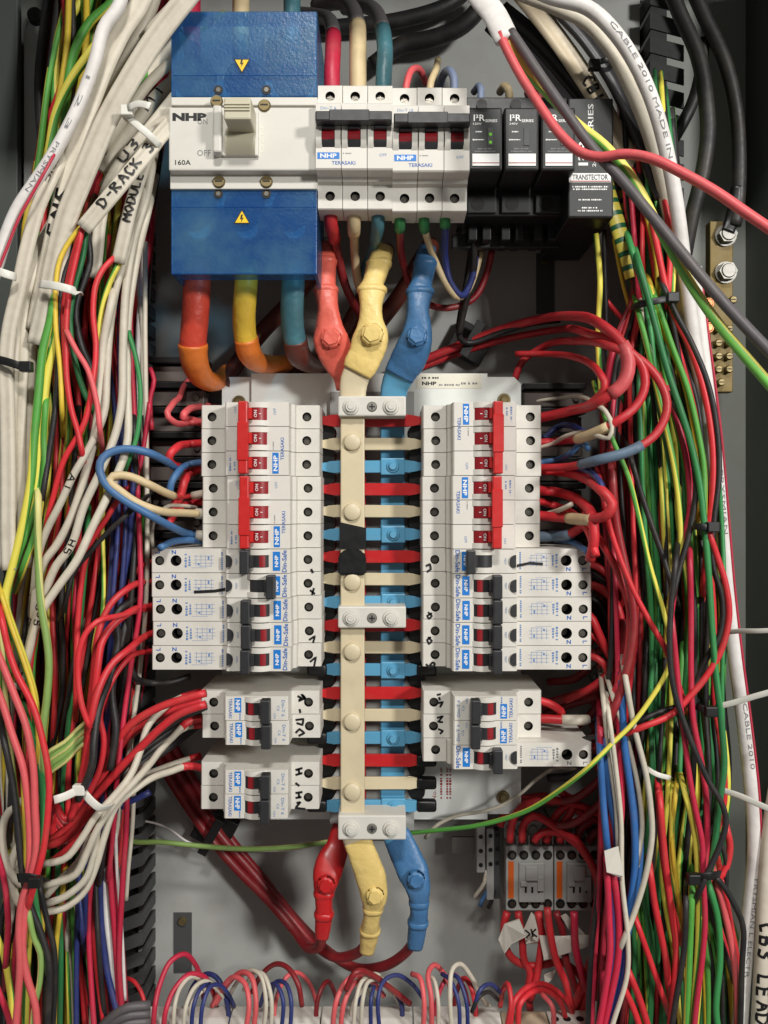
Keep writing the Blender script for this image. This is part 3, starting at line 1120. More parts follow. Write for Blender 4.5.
# toggle: cream lever in a moulded slot
dl = 588.0
q = MB(MM); q.box(X(222, dl), X(258, dl), Y(d) - 3, Y(d) + 2, Z(155, dl), Z(110, dl), .8); q.build('toggle_frame', 'main_white', t)
q = MB(MM); arc_prism(q, X(226, dl), X(255, dl), Z(141, dl), 9.5, Y(d) - 3.1, 5, 12); q.build('toggle_drum', 'lever_cream', t, 40)
q = MB(MM); q.box(X(225, 570), X(252, 570), Y(d) - 27, Y(d) - 3.2, Z(126, 575), Z(104, 575), 1.2)
for k in range(3):
    q.box(X(226, 570), X(251, 570), Y(d) - 28, Y(d) - 27.05, Z(107.5 + k * 3, 570) - .5, Z(107.5 + k * 3, 570) + .5)
q.build('toggle_lever', 'lever_cream', t)
q = MB(MM); q.box(X(214, dl), X(223, dl) - .3, Y(d) - 9, Y(d) + .5, Z(155, dl), Z(108, dl), 1.4); q.build('lock_arm', 'main_white', t)
for px, py in ((219, 99), (266, 103), (219, 182), (266.5, 182)):
    dd = 600 if py < 120 else 600
    q = MB(MM); q.cyl((X(px, dd), Y(dd) - .1 if py > 120 else Y(d) - .1, Z(py + (0 if py > 120 else 8), dd)), (0, -1, 0), 4.6, 1.6, 16, 3.8)
    s_ = q.build('screw', 'zinc_gold', t, 40)
    yy = (Y(dd) if py > 120 else Y(d)) - 1.9
    q = MB(MM); q.box(X(px, dd) - 2.6, X(px, dd) + 2.6, yy, yy + .2, Z(py + (0 if py > 120 else 8), dd) - .5, Z(py + (0 if py > 120 else 8), dd) + .5)
    q.build('screw_slot', 'hole_black', s_)
for s, px, py, w, h, m_, bo in (('NHP', 189.5, 117, 24, 5.6, 'ink_black', .06), ('ON', 202.5, 121.5, 7, 3.8, 'print_grey', 0), ('OFF', 204, 153, 9.5, 4.2, 'print_grey', 0), ('160A', 183, 162.5, 11, 3.6, 'ink_black', .012)):
    tx(t, s, X(px, d), Y(d) - .15, Z(py, d), w, h, m_, 0, bo)
tx(t, 'NZO', X(262, d), Y(d) - .15, Z(140, d), 18, 3, 'sticker_cream', -math.pi / 2)

# ------------------------------------------------------------------ busbar chassis
t = thing('busbar_chassis', 'busbar chassis with cream, red and blue insulated bars down the middle', 'busbars')
PD = 704.0
q = MB(MM)
q.poly_y([(X(252, PD), Z(818, PD)), (X(252, PD), Z(374, PD)), (X(487, PD), Z(374, PD)), (X(487, PD), Z(818, PD))], Y(PD) - 3, Y(PD) - 1)
pan = q.build('pan', 'pan_white', t)
q = MB(MM)
q.poly_y([(X(222, PD), Z(800, PD)), (X(222, PD), Z(377, PD)), (X(514, PD), Z(377, PD)), (X(521, PD), Z(384, PD)), (X(521, PD), Z(814, PD)), (X(252, PD), Z(814, PD))], Y(PD), Y(PD) + 1.5)
q.build('pan_flange', 'pan_white', t)
for px, py in ((504, 400), (239, 402), (503, 797)):
    q = MB(MM); q.cyl((X(px, PD), Y(PD) - .1, Z(py, PD)), (0, -1, 0), 5.6, 1.2, 18, 5.2); q.cyl((X(px, PD), Y(PD) - 1.3, Z(py, PD)), (0, -1, 0), 3.6, 2, 14, 2.6)
    q.build('screw', 'zinc_gold', t, 40)
for px in (312, 432):
    for s_ in (-1, 1):
        pass
q = MB(MM); q.box(X(416, PD), X(481, PD), Y(PD) - 3.3, Y(PD) - 3.05, Z(389, PD), Z(374.6, PD)); lab = q.build('rating_label', 'sticker_cream', pan)
tx(lab, 'NHP', X(429, PD), Y(PD) - 3.45, Z(384, PD), 12, 3, 'ink_black', 0, .04)
fine(lab, X(430, PD), Y(PD) - 3.45, Z(378.5, PD), 14, 2, 'ink_black')
fine(lab, X(449, PD), Y(PD) - 3.45, Z(385.5, PD), 17, 1.8, 'print_grey')
fine(lab, X(469, PD), Y(PD) - 3.45, Z(384, PD), 14, 2.2, 'print_grey')
tx(pan, 'No.', X(434, PD), Y(PD) - 3.2, Z(794, PD), 9, 3.4, 'print_red', math.pi / 2)
for px in (441, 447, 450):
    fine(pan, X(px, PD), Y(PD) - 3.1, Z(782, PD), 26, 2.0, 'print_red', 1.0)
# bars
BD = 650.0
tops = {}
def bar(name, px0, px1, py0, py1, d, th, m_):
    q = MB(MM); q.box(X(px0, d), X(px1, d), Y(d), Y(d) + th, Z(py1, d), Z(py0, d), 1.0); return q.build(name, m_, t)
cream = bar('cream_bar', 340.5, 364.5, 392, 836, BD, 7, 'bus_cream')
blue = bar('blue_bar', 380.5, 404.5, 392, 836, 674, 6, 'bus_blue')
red = bar('red_bar', 344, 366, 392, 836, 690, 6, 'bus_red')
q = MB(MM); q.box(X(330, 699), X(414, 699), Y(697), Y(699), Z(840, 699), Z(392, 699)); q.build('bar_backing', 'contactor_grey', t)
xa, xb = X(322, 667), X(421.5, 667)


def tine_mesh(m_, nm):
    q = MB(MM)
    w, h = (xb - xa) / 2, 4.9
    pts = [(-w, -3.2), (-w + 3.5, -3.2), (-w + 5.5, -4.4), (-w + 10, -4.4), (-w + 12, -h), (w - 12, -h), (w - 10, -4.4), (w - 5.5, -4.4), (w - 3.5, -3.2), (w, -3.2)]
    pts += [(x, -z) for x, z in pts[::-1]]
    q.poly_y(pts, 0, 3.2)
    es = [e for e in q.bm.edges]
    bmesh.ops.bevel(q.bm, geom=es, offset=.45, segments=1, affect='EDGES')
    return q.mesh(nm, m_)


TM = [tine_mesh('bus_red', 'red_tine'), tine_mesh('bus_cream', 'cream_tine'), tine_mesh('bus_blue', 'blue_tine')]
TIP = MB(MM).box(-2.6, 2.6, .5, 2.9, -3.0, 3.0).mesh('copper_tip', 'copper')
CUP = MB(MM).cyl((0, 6, 0), (0, -1, 0), 7.5, 8, 20, 6.5).mesh('insulator_cup', 'cap_black', 40)
q = MB(MM); q.cyl((0, 0, 0), (0, -1, 0), 7.0, 3.2, 22, 6.2); q.cyl((0, -3.2, 0), (0, -1, 0), 6.2, 1.1, 22, 4.4)
CBOLT = q.mesh('bolt_cap', 'bus_cream', 35)
q = MB(MM); q.cyl((0, 0, 0), (0, -1, 0), 5.2, 1.4, 20, 4.6); q.cyl((0, -1.4, 0), (0, -1, 0), 3.6, 2.4, 18, 2.6)
BBOLT = q.mesh('bolt_cap', 'bus_blue', 35)
BPAD = MB(MM).box(-9.5, 9.5, -1.6, 3, -6.6, 6.6, .8).mesh('bolt_pad', 'bus_blue')
ECAP = MB(MM).box(-8, 8, -2.6, 5.8, -4.7, 4.7, 2.2, 3).mesh('end_cap', 'cap_black', 40)
for i in range(18):
    ph = i % 3
    z = row_z(i)
    tn = put(TM[ph], t, TM[ph].name, (xa + xb) / 2 + random.uniform(-.5, .5), random.uniform(-.3, .3), z + random.uniform(-.35, .35), random.uniform(-.006, .006))
    put(TIP, tn, 'copper_tip', -(xb - xa) / 2 - 1.2, 0, 0)
    put(TIP, tn, 'copper_tip', (xb - xa) / 2 + 1.2, 0, 0)
    if i < 17:
        put(CUP, t, 'insulator_cup', xa + 3.5, 8, z - 9)
        put(CUP, t, 'insulator_cup', xb - 3.5, 8, z - 9)
    if ph == 1:
        put(CBOLT, cream, 'bolt_cap', X(352.5, BD), Y(BD) + .1, z)
    if ph == 2:
        put(BPAD, tn, 'bolt_pad', X(393, 667) - (xa + xb) / 2, 0, 0)
        put(BBOLT, tn, 'bolt_cap', X(393, 667) - (xa + xb) / 2, -1.5, 0)
    if i in (16, 17):
        put(ECAP, t, 'end_cap', xb + 4, 1, z)
    if i in (11, 14, 17):
        put(ECAP, t, 'end_cap', xa - 4, 1, z)
    if i in (11, 15):
        put(ECAP, t, 'end_cap', xb + 4, 1, z)
for py0, py1 in ((396, 416), (606.5, 628), (815.5, 840)):
    d = 643.0
    q = MB(MM)
    zc0, zc1 = Z(py1, d), Z(py0, d)
    q.box(X(338, d), X(406, d), Y(d), Y(d) + 24, zc0, zc1, 1.1)
    cl = q.build('clamp', 'main_white', t)
    zc = (zc0 + zc1) / 2 - .6
    for px in (351, 391):
        q = MB(MM); q.cyl((X(px, d), Y(d), zc), (0, -1, 0), 6.2, 1.3, 20, 5.9); q.cyl((X(px, d), Y(d) - 1.3, zc), (0, -1, 0), 4.6, 2.4, 6 * 3, 3.9); q.cyl((X(px, d), Y(d) - 3.7, zc), (0, -1, 0), 2.6, .8, 16, 2.3)
        q.build('plug', 'main_white', cl, 35)
    q = MB(MM); q.cyl((X(372, d), Y(d), zc), (0, -1, 0), 4.0, 1.5, 18, 3.0); s_ = q.build('screw', 'bright_steel', cl, 40)
    q = MB(MM); q.box(X(372, d) - 2.2, X(372, d) + 2.2, Y(d) - 1.75, Y(d) - 1.52, zc - .5, zc + .5); q.box(X(372, d) - .5, X(372, d) + .5, Y(d) - 1.76, Y(d) - 1.53, zc - 2.2, zc + 2.2); q.build('cross_slot', 'hole_black', s_)
# black tape and cap over the cream bar between two of its bolts
q = MB(MM); d = 648.6
q.poly_y([(X(339.5, d), Z(549, d)), (X(339.5, d), Z(522, d)), (X(366, d), Z(528, d)), (X(366, d), Z(549, d))], Y(d), Y(d) + 9)
q.build('tape_wrap', 'tape_black', t)
q = MB(MM); d = 645.5
pts = [(X(338, d), Z(575, d)), (X(338, d), Z(557, d)), (X(341, d), Z(552, d)), (X(348, d), Z(549, d)), (X(357, d), Z(549, d)), (X(363, d), Z(552, d)), (X(366, d), Z(557, d)), (X(366, d), Z(575, d))]
q.poly_y(pts, Y(d), Y(d) + 13)
bmesh.ops.bevel(q.bm, geom=list(q.bm.edges), offset=1.2, segments=2, affect='EDGES')
q.build('cap', 'cap_black', t, 40)

# ------------------------------------------------------------------ surge protection
base = thing('surge_protector_base', 'black plug-in base under the row of small surge modules', 'surge protector')
d = 640.0
q = MB(MM); q.box(X(466, d), X(568, d), Y(d), Y(720), Z(216, d), Z(97, d), 1); q.build('housing', 'spd_black', base)
for k in range(3):
    xx0, xx1 = X(467 + k * 34, d), X(496 + k * 34, d)
    q = MB(MM); q.box(xx0, xx1, Y(d) - 3, Y(d) - .1, Z(214, d), Z(196, d), .7); tb = q.build('terminal_cover', 'spd_face', base)
    q = MB(MM); q.cyl(((xx0 + xx1) / 2 - 3, Y(d) - 3.05, Z(205, d)), (0, -1, 0), 5.2, .3, 18); q.build('screw_hole', 'hole_black', tb)
    q = MB(MM); q.cyl(((xx0 + xx1) / 2, Y(d) - .1, Z(105, d)), (0, -1, 0), 4.2, 1.2, 18); q.build('terminal', 'hole_black', base)
    for e in range(2):
        q = MB(MM); q.box(xx0 + 3 + e * 11, xx0 + 10 + e * 11, Y(660), Y(690), Z(240, 660), Z(214, 660), .8); q.build('foot', 'spd_black', base)
q = MB(MM); q.box(X(452, 672), X(560, 672), Y(672), Y(678), Z(248, 672), Z(234, 672), .8); q.build('rail_clip', 'spd_black', base)
volts = ['120V', '240V', '120V']
for k, (pa, pb) in enumerate(((468, 502.5), (504, 539), (541, 575.5))):
    d = 598.0
    t = thing('surge_module', ['small black surge module with green lamp, leftmost of three', 'small black surge module, middle of the three', 'small black surge module behind the red wire, rightmost of three'][k], 'surge module')
    q = MB(MM); q.box(X(pa, d), X(pb, d), Y(d), Y(639.5), Z(170.5, d), Z(107, d), 1.6); q.build('case', 'spd_black', t)
    q = MB(MM); q.box(X(pa + 4, d), X(pb - 3, d), Y(d) - .4, Y(d) - .05, Z(166.5, d), Z(112, d)); f = q.build('face_label', 'spd_face', t)
    q = MB(MM); q.box(X(pa + 4.3, d), X(pb - 3.3, d), Y(d) - .6, Y(d) - .42, Z(166, d), Z(154, d)); w = q.build('white_strip', 'print_white', t)
    q = MB(MM); q.box(X(pa + 4.5, d), X(pb - 3.5, d), Y(d) - .75, Y(d) - .62, Z(163.6, d), Z(162.8, d)); q.build('red_line', 'print_red', w)
    c = (pa + pb) / 2
    tx(f, 'I²R', X(c - 6, d), Y(d) - .5, Z(118, d), 8, 4.6, 'print_white', 0, .01)
    tx(f, 'SERIES', X(c + 6, d), Y(d) - .5, Z(121, d), 8.5, 2, 'print_white', 0, .01)
    tx(f, volts[k], X(c - 8, d), Y(d) - .5, Z(124, d), 6, 1.4, 'print_white')
    fine(f, X(c - 6.5, d), Y(d) - .5, Z(132, d), 4.5, 1, 'print_white')
    fine(f, X(c - 7, d), Y(d) - .5, Z(140, d), 8, 1, 'print_white')
    fine(f, X(c, d), Y(d) - .5, Z(149, d), 11, 1, 'print_grey')
    fine(f, X(c, d), Y(d) - .5, Z(151.6, d), 15, 1, 'print_grey')
    q = MB(MM); q.box(X(c + 2, d), X(c + 8, d), Y(d) - .9, Y(d) - .42, Z(146, d), Z(128, d), .2, 1); wn = q.build('lamp_window', 'duct_grey', t)
    for py in ((135, 143) if k == 0 else (143,) if k == 2 else ()):
        q = MB(MM); q.cyl((X(c + 5, d), Y(d) - .95, Z(py, d)), (0, -1, 0), 1.2, .4, 10); q.build('lamp', 'green_led', wn)
t = thing('filter_module', 'tall black filter module with white name strip, right of the surge modules', 'surge protector')
d = 612.0
q = MB(MM); q.box(X(568, d), X(613.5, d), Y(d), Y(720), Z(218, d), Z(98, d), 1.2); q.build('case', 'spd_black', t)
q = MB(MM); q.box(X(569.5, d), X(611.5, d), Y(d) - .4, Y(d) - .05, Z(216, d), Z(99.5, d)); f = q.build('face_label', 'spd_face', t)
q = MB(MM); q.box(X(569, d), X(610.5, d), Y(d) - .6, Y(d) - .42, Z(182.5, d), Z(173.5, d)); w = q.build('name_strip', 'print_white', t)
tx(w, 'TRANSTECTOR', X(590, d), Y(d) - .7, Z(177.5, d), 26, 4, 'ink_black', 0, .02)
q = MB(MM); q.box(X(569.5, d), X(610, d), Y(d) - .75, Y(d) - .62, Z(182, d), Z(181, d)); q.build('red_line', 'print_red', w)
tx(f, 'I²R', X(583, d), Y(d) - .5, Z(152, d), 20, 7, 'print_white', math.pi / 2, .01)
tx(f, 'SERIES', X(590.5, d), Y(d) - .5, Z(122, d), 26, 4, 'print_white', math.pi / 2, .01)
tx(f, '240', X(594, d), Y(d) - .5, Z(161, d), 9, 2.5, 'print_white', math.pi / 2)
for py, w_ in ((187, 26), (189.5, 25), (200, 17), (208, 12), (211, 18)):
    fine(f, X(590, d), Y(d) - .5, Z(py, d), w_, 1.2, 'print_white')

# ------------------------------------------------------------------ heavy cables with lugs and shrink boots


def boot(name, pts, m, parent=None, sup=0.75, sides=20):
    """shrink-sleeved lug: pts = (px, py, d, width px, thickness mm)"""
    arr = []
    for px, py, d, w, th in pts:
        v = P(px, py, d)
        arr.append((v.x, v.y, v.z, w * d / 1000 / F / 2, th * MM / 2))
    c, tt = spline(arr, 0.002)
    rg = random.Random(len(arr) + int(arr[0][0] * 1e5))    # shrink tube is lumpy where it grips the crimp
    ph = [rg.uniform(0, 6) for _ in range(3)]
    lump = 1 + .010 * np.sin(tt * 420 + ph[0]) + .012 * np.sin(tt * 230 + ph[1]) + .010 * np.sin(tt * 1100 + ph[2])
    c[:, 3] *= lump
    c[:, 4] *= lump
    me = tube_mesh(name, c[:, :3], tt, c[:, 4], c[:, 3], m, sides, (0, -1, 0), super_=sup)
    return link(name, me, parent)


def bolt_under(parent, px, py, d, r, m, name='bolt_bulge'):
    q = MB(MM)
    x, y, z = X(px, d), Y(d), Z(py, d)
    q.cyl((x, y + 4, z), (0, -1, 0), r * 1.12, 4, 6, r * 1.05, .3)
    q.cyl((x, y, z), (0, -1, 0), r * 1.05, 3.5, 6, r * .9, .3)
    bmesh.ops.remove_doubles(q.bm, verts=q.bm.verts, dist=1e-4)
    bmesh.ops.bevel(q.bm, geom=list(q.bm.edges), offset=1.5, segments=3, affect='EDGES')
    return q.build(name, m, parent, 60)


def heavy(name, label, lug_pts, m, bolt, cable_pts, cable_m, cw, tail=None, d=720):
    q = pix(cable_pts, d)
    dm = sum(v.y + D0 for v in q) / len(q)
    c, tt = spline(q, 0.005)
    o = link(name, tube_mesh(name, c, tt, cw * dm / F / 2, cw * dm / F / 2, cable_m, 16))
    tag(o, label, 'cable')
    if lug_pts:
        lg = boot('lug_boot', lug_pts, m, o)
        if bolt:
            bolt_under(lg, *bolt, m)
        # shrink tube pulled tight over the crimped barrel: two raised collars
        n_ = len(lug_pts)
        for (x, y, dd, w, th) in ((lug_pts[3], lug_pts[1]) if bolt[1] < 500 else (lug_pts[-2], lug_pts[-4])):
            boot('crimp_collar', [(x, y - 4, dd, w * .92, th * .92), (x, y - 2, dd, w * 1.1, th * 1.12), (x, y + 2, dd, w * 1.1, th * 1.12), (x, y + 5, dd, w * .92, th * .92)], m, lg)
    if tail:
        boot('bare_palm', tail[0], tail[1], o)
    return o


# incoming from the top of the main switch (short stubs at the frame edge)
for px, c_, nm in ((192, 'c', 'red'), (241, 's', 'beige'), (292, 'shrink_teal', 'teal')):
    wire(c_, 17, [(px, -40, 640), (px, 5, 636), (px, 40, 634), (px, 60, 634)], label=f'thick {nm} cable entering the top of the main switch', cat='cable', name='supply_cable', sides=14)
# main switch load cables that bend back under and rise behind to the top lugs
heavy('supply_cable', 'thick red cable leaving the bottom of the main switch', None, None, None,
      [(197, 262, 640), (197, 285, 640), (195, 320, 645), (193, 346, 652), (195, 362, 658)], 'shrink_red', 27)
o = bpy.data.objects['supply_cable.003']
bt = boot('heat_shrink_end', [(193, 344, 651, 29, 22.5), (194, 358, 656, 28, 22), (198, 371, 666, 25, 20), (206, 380, 682, 21, 17), (218, 381, 704, 18, 15), (228, 372, 720, 17, 15)], 'shrink_orange', o, 1.0)
heavy('supply_cable', 'thick yellow cable leaving the bottom of the main switch', None, None, None,
      [(247, 262, 640), (246, 285, 640), (244, 315, 646), (245, 334, 652), (248, 348, 658)], 'shrink_yellow', 23)
o = bpy.data.objects['supply_cable.004']
boot('heat_shrink_end', [(246, 338, 653, 24.5, 19.5), (249, 352, 661, 24, 19), (256, 361, 676, 21, 17), (268, 364, 696, 18, 15), (288, 364, 716, 17, 15)], 'shrink_orange', o, 1.0)
heavy('supply_cable', 'thick teal cable leaving the bottom of the main switch', None, None, None,
      [(294, 262, 640), (293, 285, 640), (292, 315, 646), (294, 336, 653), (297, 348, 658)], 'shrink_teal', 23)
o = bpy.data.objects['supply_cable.005']
boot('heat_shrink_end', [(295, 340, 655, 24.5, 19.5), (298, 353, 662, 24, 19), (306, 361, 678, 21, 17), (318, 364, 698, 18, 15), (333, 363, 716, 17, 15)], 'cable_brown', o, 1.0)

heavy('lug_cable', 'coral red shrink-wrapped lug cable bolted to top of the busbars',
      [(325, 246, 664, 19, 15), (325, 262, 660, 22, 17), (326, 284, 654, 20, 16), (326, 290, 653, 23, 17), (328, 308, 650, 21, 15), (329, 324, 650, 27, 14), (331, 340, 651, 35, 13), (338, 358, 656, 34, 9), (345, 374, 662, 26, 7), (348, 388, 668, 24, 6)],
      'shrink_coral', (331, 338, 644, 8.5),
      [(222, 386, 706), (238, 362, 722), (262, 332, 730), (292, 300, 728), (316, 268, 706), (322, 250, 682), (325, 252, 668)], 'cable_brown', 17)
heavy('lug_cable', 'pale yellow shrink-wrapped lug cable bolted to top of the busbars',
      [(384, 250, 664, 20, 15), (379, 264, 658, 23, 17), (373, 284, 650, 22, 16), (372, 290, 649, 27, 17), (371, 308, 645, 22, 15), (371, 322, 644, 26, 14), (371, 336, 644, 35, 13), (366, 354, 645, 35, 9), (360, 366, 646, 33, 8), (357, 372, 647, 30, 7)],
      'shrink_pale_yellow', (372, 334, 636, 9),
      [(286, 366, 716), (310, 366, 728), (336, 346, 735), (356, 312, 728), (376, 275, 705), (386, 252, 682), (384, 256, 668)], 'cable_brown', 17,
      ([(358, 370, 648, 28, 6), (354, 382, 650, 28, 6), (352.5, 400, 651, 25, 6)], 'bus_cream'))
heavy('lug_cable', 'blue shrink-wrapped lug cable bolted to top of the busbars',
      [(427, 250, 668, 18, 15), (425, 264, 662, 22, 17), (421, 286, 655, 22, 16), (420, 292, 654, 26, 17), (418, 310, 650, 22, 15), (418, 324, 650, 26, 14), (416, 340, 651, 33, 13), (409, 358, 656, 35, 9), (402, 370, 662, 33, 8), (399, 376, 664, 31, 7)],
      'shrink_blue', (417, 336, 644, 8.5),
      [(331, 364, 716), (352, 352, 730), (376, 326, 738), (402, 292, 724), (420, 262, 700), (430, 246, 682), (427, 254, 670)], 'cable_brown', 17,
      ([(400, 374, 664, 30, 6), (395, 386, 670, 28, 6), (392.5, 402, 675, 25, 6)], 'bus_blue'))
# bottom lugs
heavy('lug_cable', 'red shrink-wrapped lug cable hanging from bottom of the busbars',
      [(344, 826, 690, 22, 6), (338, 846, 686, 24, 8), (330, 864, 680, 29, 12), (326, 880, 676, 27, 14), (324, 893, 676, 19, 14), (324, 908, 676, 17, 14), (324, 914, 676, 18, 14), (322, 936, 680, 14, 12)],
      'bus_red', (326, 885, 668, 7.5),
      [(322, 930, 681), (320, 945, 690), (308, 948, 705), (294, 930, 722), (268, 900, 735), (236, 868, 742), (204, 830, 744), (172, 782, 744), (150, 744, 744)], 'wire_dark_red', 9.5)
heavy('lug_cable', 'yellow shrink-wrapped lug cable hanging from bottom of the busbars',
      [(357, 840, 652, 27, 7), (364, 858, 652, 29, 9), (371, 878, 654, 30, 12), (374, 896, 656, 27, 14), (373, 908, 660, 19, 14), (371, 922, 664, 17, 14), (370, 930, 668, 19, 14), (367, 950, 675, 15, 12)],
      'shrink_pale_yellow', (375, 896, 648, 7.5),
      [(367, 944, 676), (355, 954, 692), (335, 957, 706), (314, 944, 722), (284, 910, 738), (252, 872, 744), (216, 830, 746), (184, 782, 746), (160, 744, 746)], 'wire_dark_red', 9.5,
      ([(353, 826, 651, 25, 6), (355, 836, 651, 26, 6), (358, 844, 652, 27, 6)], 'bus_cream'))
heavy('lug_cable', 'blue shrink-wrapped lug cable hanging from bottom of the busbars',
      [(396, 834, 676, 27, 7), (404, 852, 674, 30, 9), (413, 872, 670, 31, 12), (418, 888, 668, 25, 14), (419, 902, 670, 19, 14), (419, 914, 672, 18, 14), (418, 922, 674, 19, 14), (415, 946, 680, 16, 12)],
      'shrink_blue', (416, 880, 660, 7.5),
      [(415, 940, 680), (404, 954, 694), (384, 966, 708), (356, 968, 720), (326, 950, 734), (296, 920, 748), (262, 878, 752), (228, 836, 752), (194, 782, 752), (172, 744, 752)], 'wire_dark_red', 9.5,
      ([(392, 824, 675, 25, 6), (395, 834, 675, 26, 6), (398, 840, 675, 27, 6)], 'bus_blue'))
for px, py, ang, lab in ((215, 829, .5, 'black cable saddle on the dark red cables at lower left'), (470, 343, .5, 'black cable saddle on the dark red cables right of the top lugs')):
    t = thing('cable_saddle', lab, 'cable clip', tuple(P(px, py, 752)), ang)
    q = MB(MM); q.box(-17, 17, -4, 8, -15, 15, 1); q.build('pad', 'cap_black', t)
    q = MB(MM); q.box(-4, 4, -20, -18.5, -17, 17, .5); q.build('strap', 'tie_black', t)
# feed of the right-hand loops
wire('R', 9.5, [(398, 368, 744), (425, 359, 742), (470, 341, 736), (512, 326, 725), (540, 319, 712), (572, 316, 652), (600, 324, 585), (619, 340, 578), (628, 358, 578), (624, 382, 578), (600, 401, 585), (570, 411, 633), (535, 419, 656)], label='thick red looped cable with a torn red sleeve into the top right breaker', cat='cable', name='looped_cable', sides=14, sleeves=[(.69, .79, 'p', .0012)])
wire('R', 8, [(398, 376, 756), (440, 360, 752), (480, 346, 746), (520, 336, 738), (556, 330, 724), (590, 334, 602), (622, 346, 578), (641, 364, 578), (645, 386, 578), (636, 406, 578), (616, 422, 578), (590, 435, 597), (560, 441, 660), (534, 443, 656)], label='thick red looped cable with a beige sleeve, right of the top breaker', cat='cable', name='looped_cable', sides=14, sleeves=[(.79, .875, 's', .0008)])
wire('R', 8, [(514, 382, 730), (522, 362, 728), (545, 346, 718), (575, 341, 651), (606, 345, 581), (638, 358, 578), (660, 382, 578), (667, 408, 578), (656, 434, 578), (630, 451, 578), (598, 460, 586), (566, 467, 634), (534, 468, 655)], label='thick red looped cable with a long slate sleeve, right of the top breaker', cat='cable', name='looped_cable', sides=14, sleeves=[(.72, .87, 'q', .0007)])
wire('r', 7, [(516, 354, 720), (545, 354, 706), (574, 357, 646), (598, 371, 587), (605, 386, 581), (592, 402, 594), (566, 411, 636), (536, 417, 655)], label='thin red looped wire inside the big red loops', sides=12)
wire('k', 6, [(458, 230, 690), (470, 240, 700), (466, 285, 712), (459, 336, 722), (468, 343, 728), (500, 333, 726), (530, 324, 722), (560, 320, 720)], label='black wire bent sharply below the surge base', sides=10)
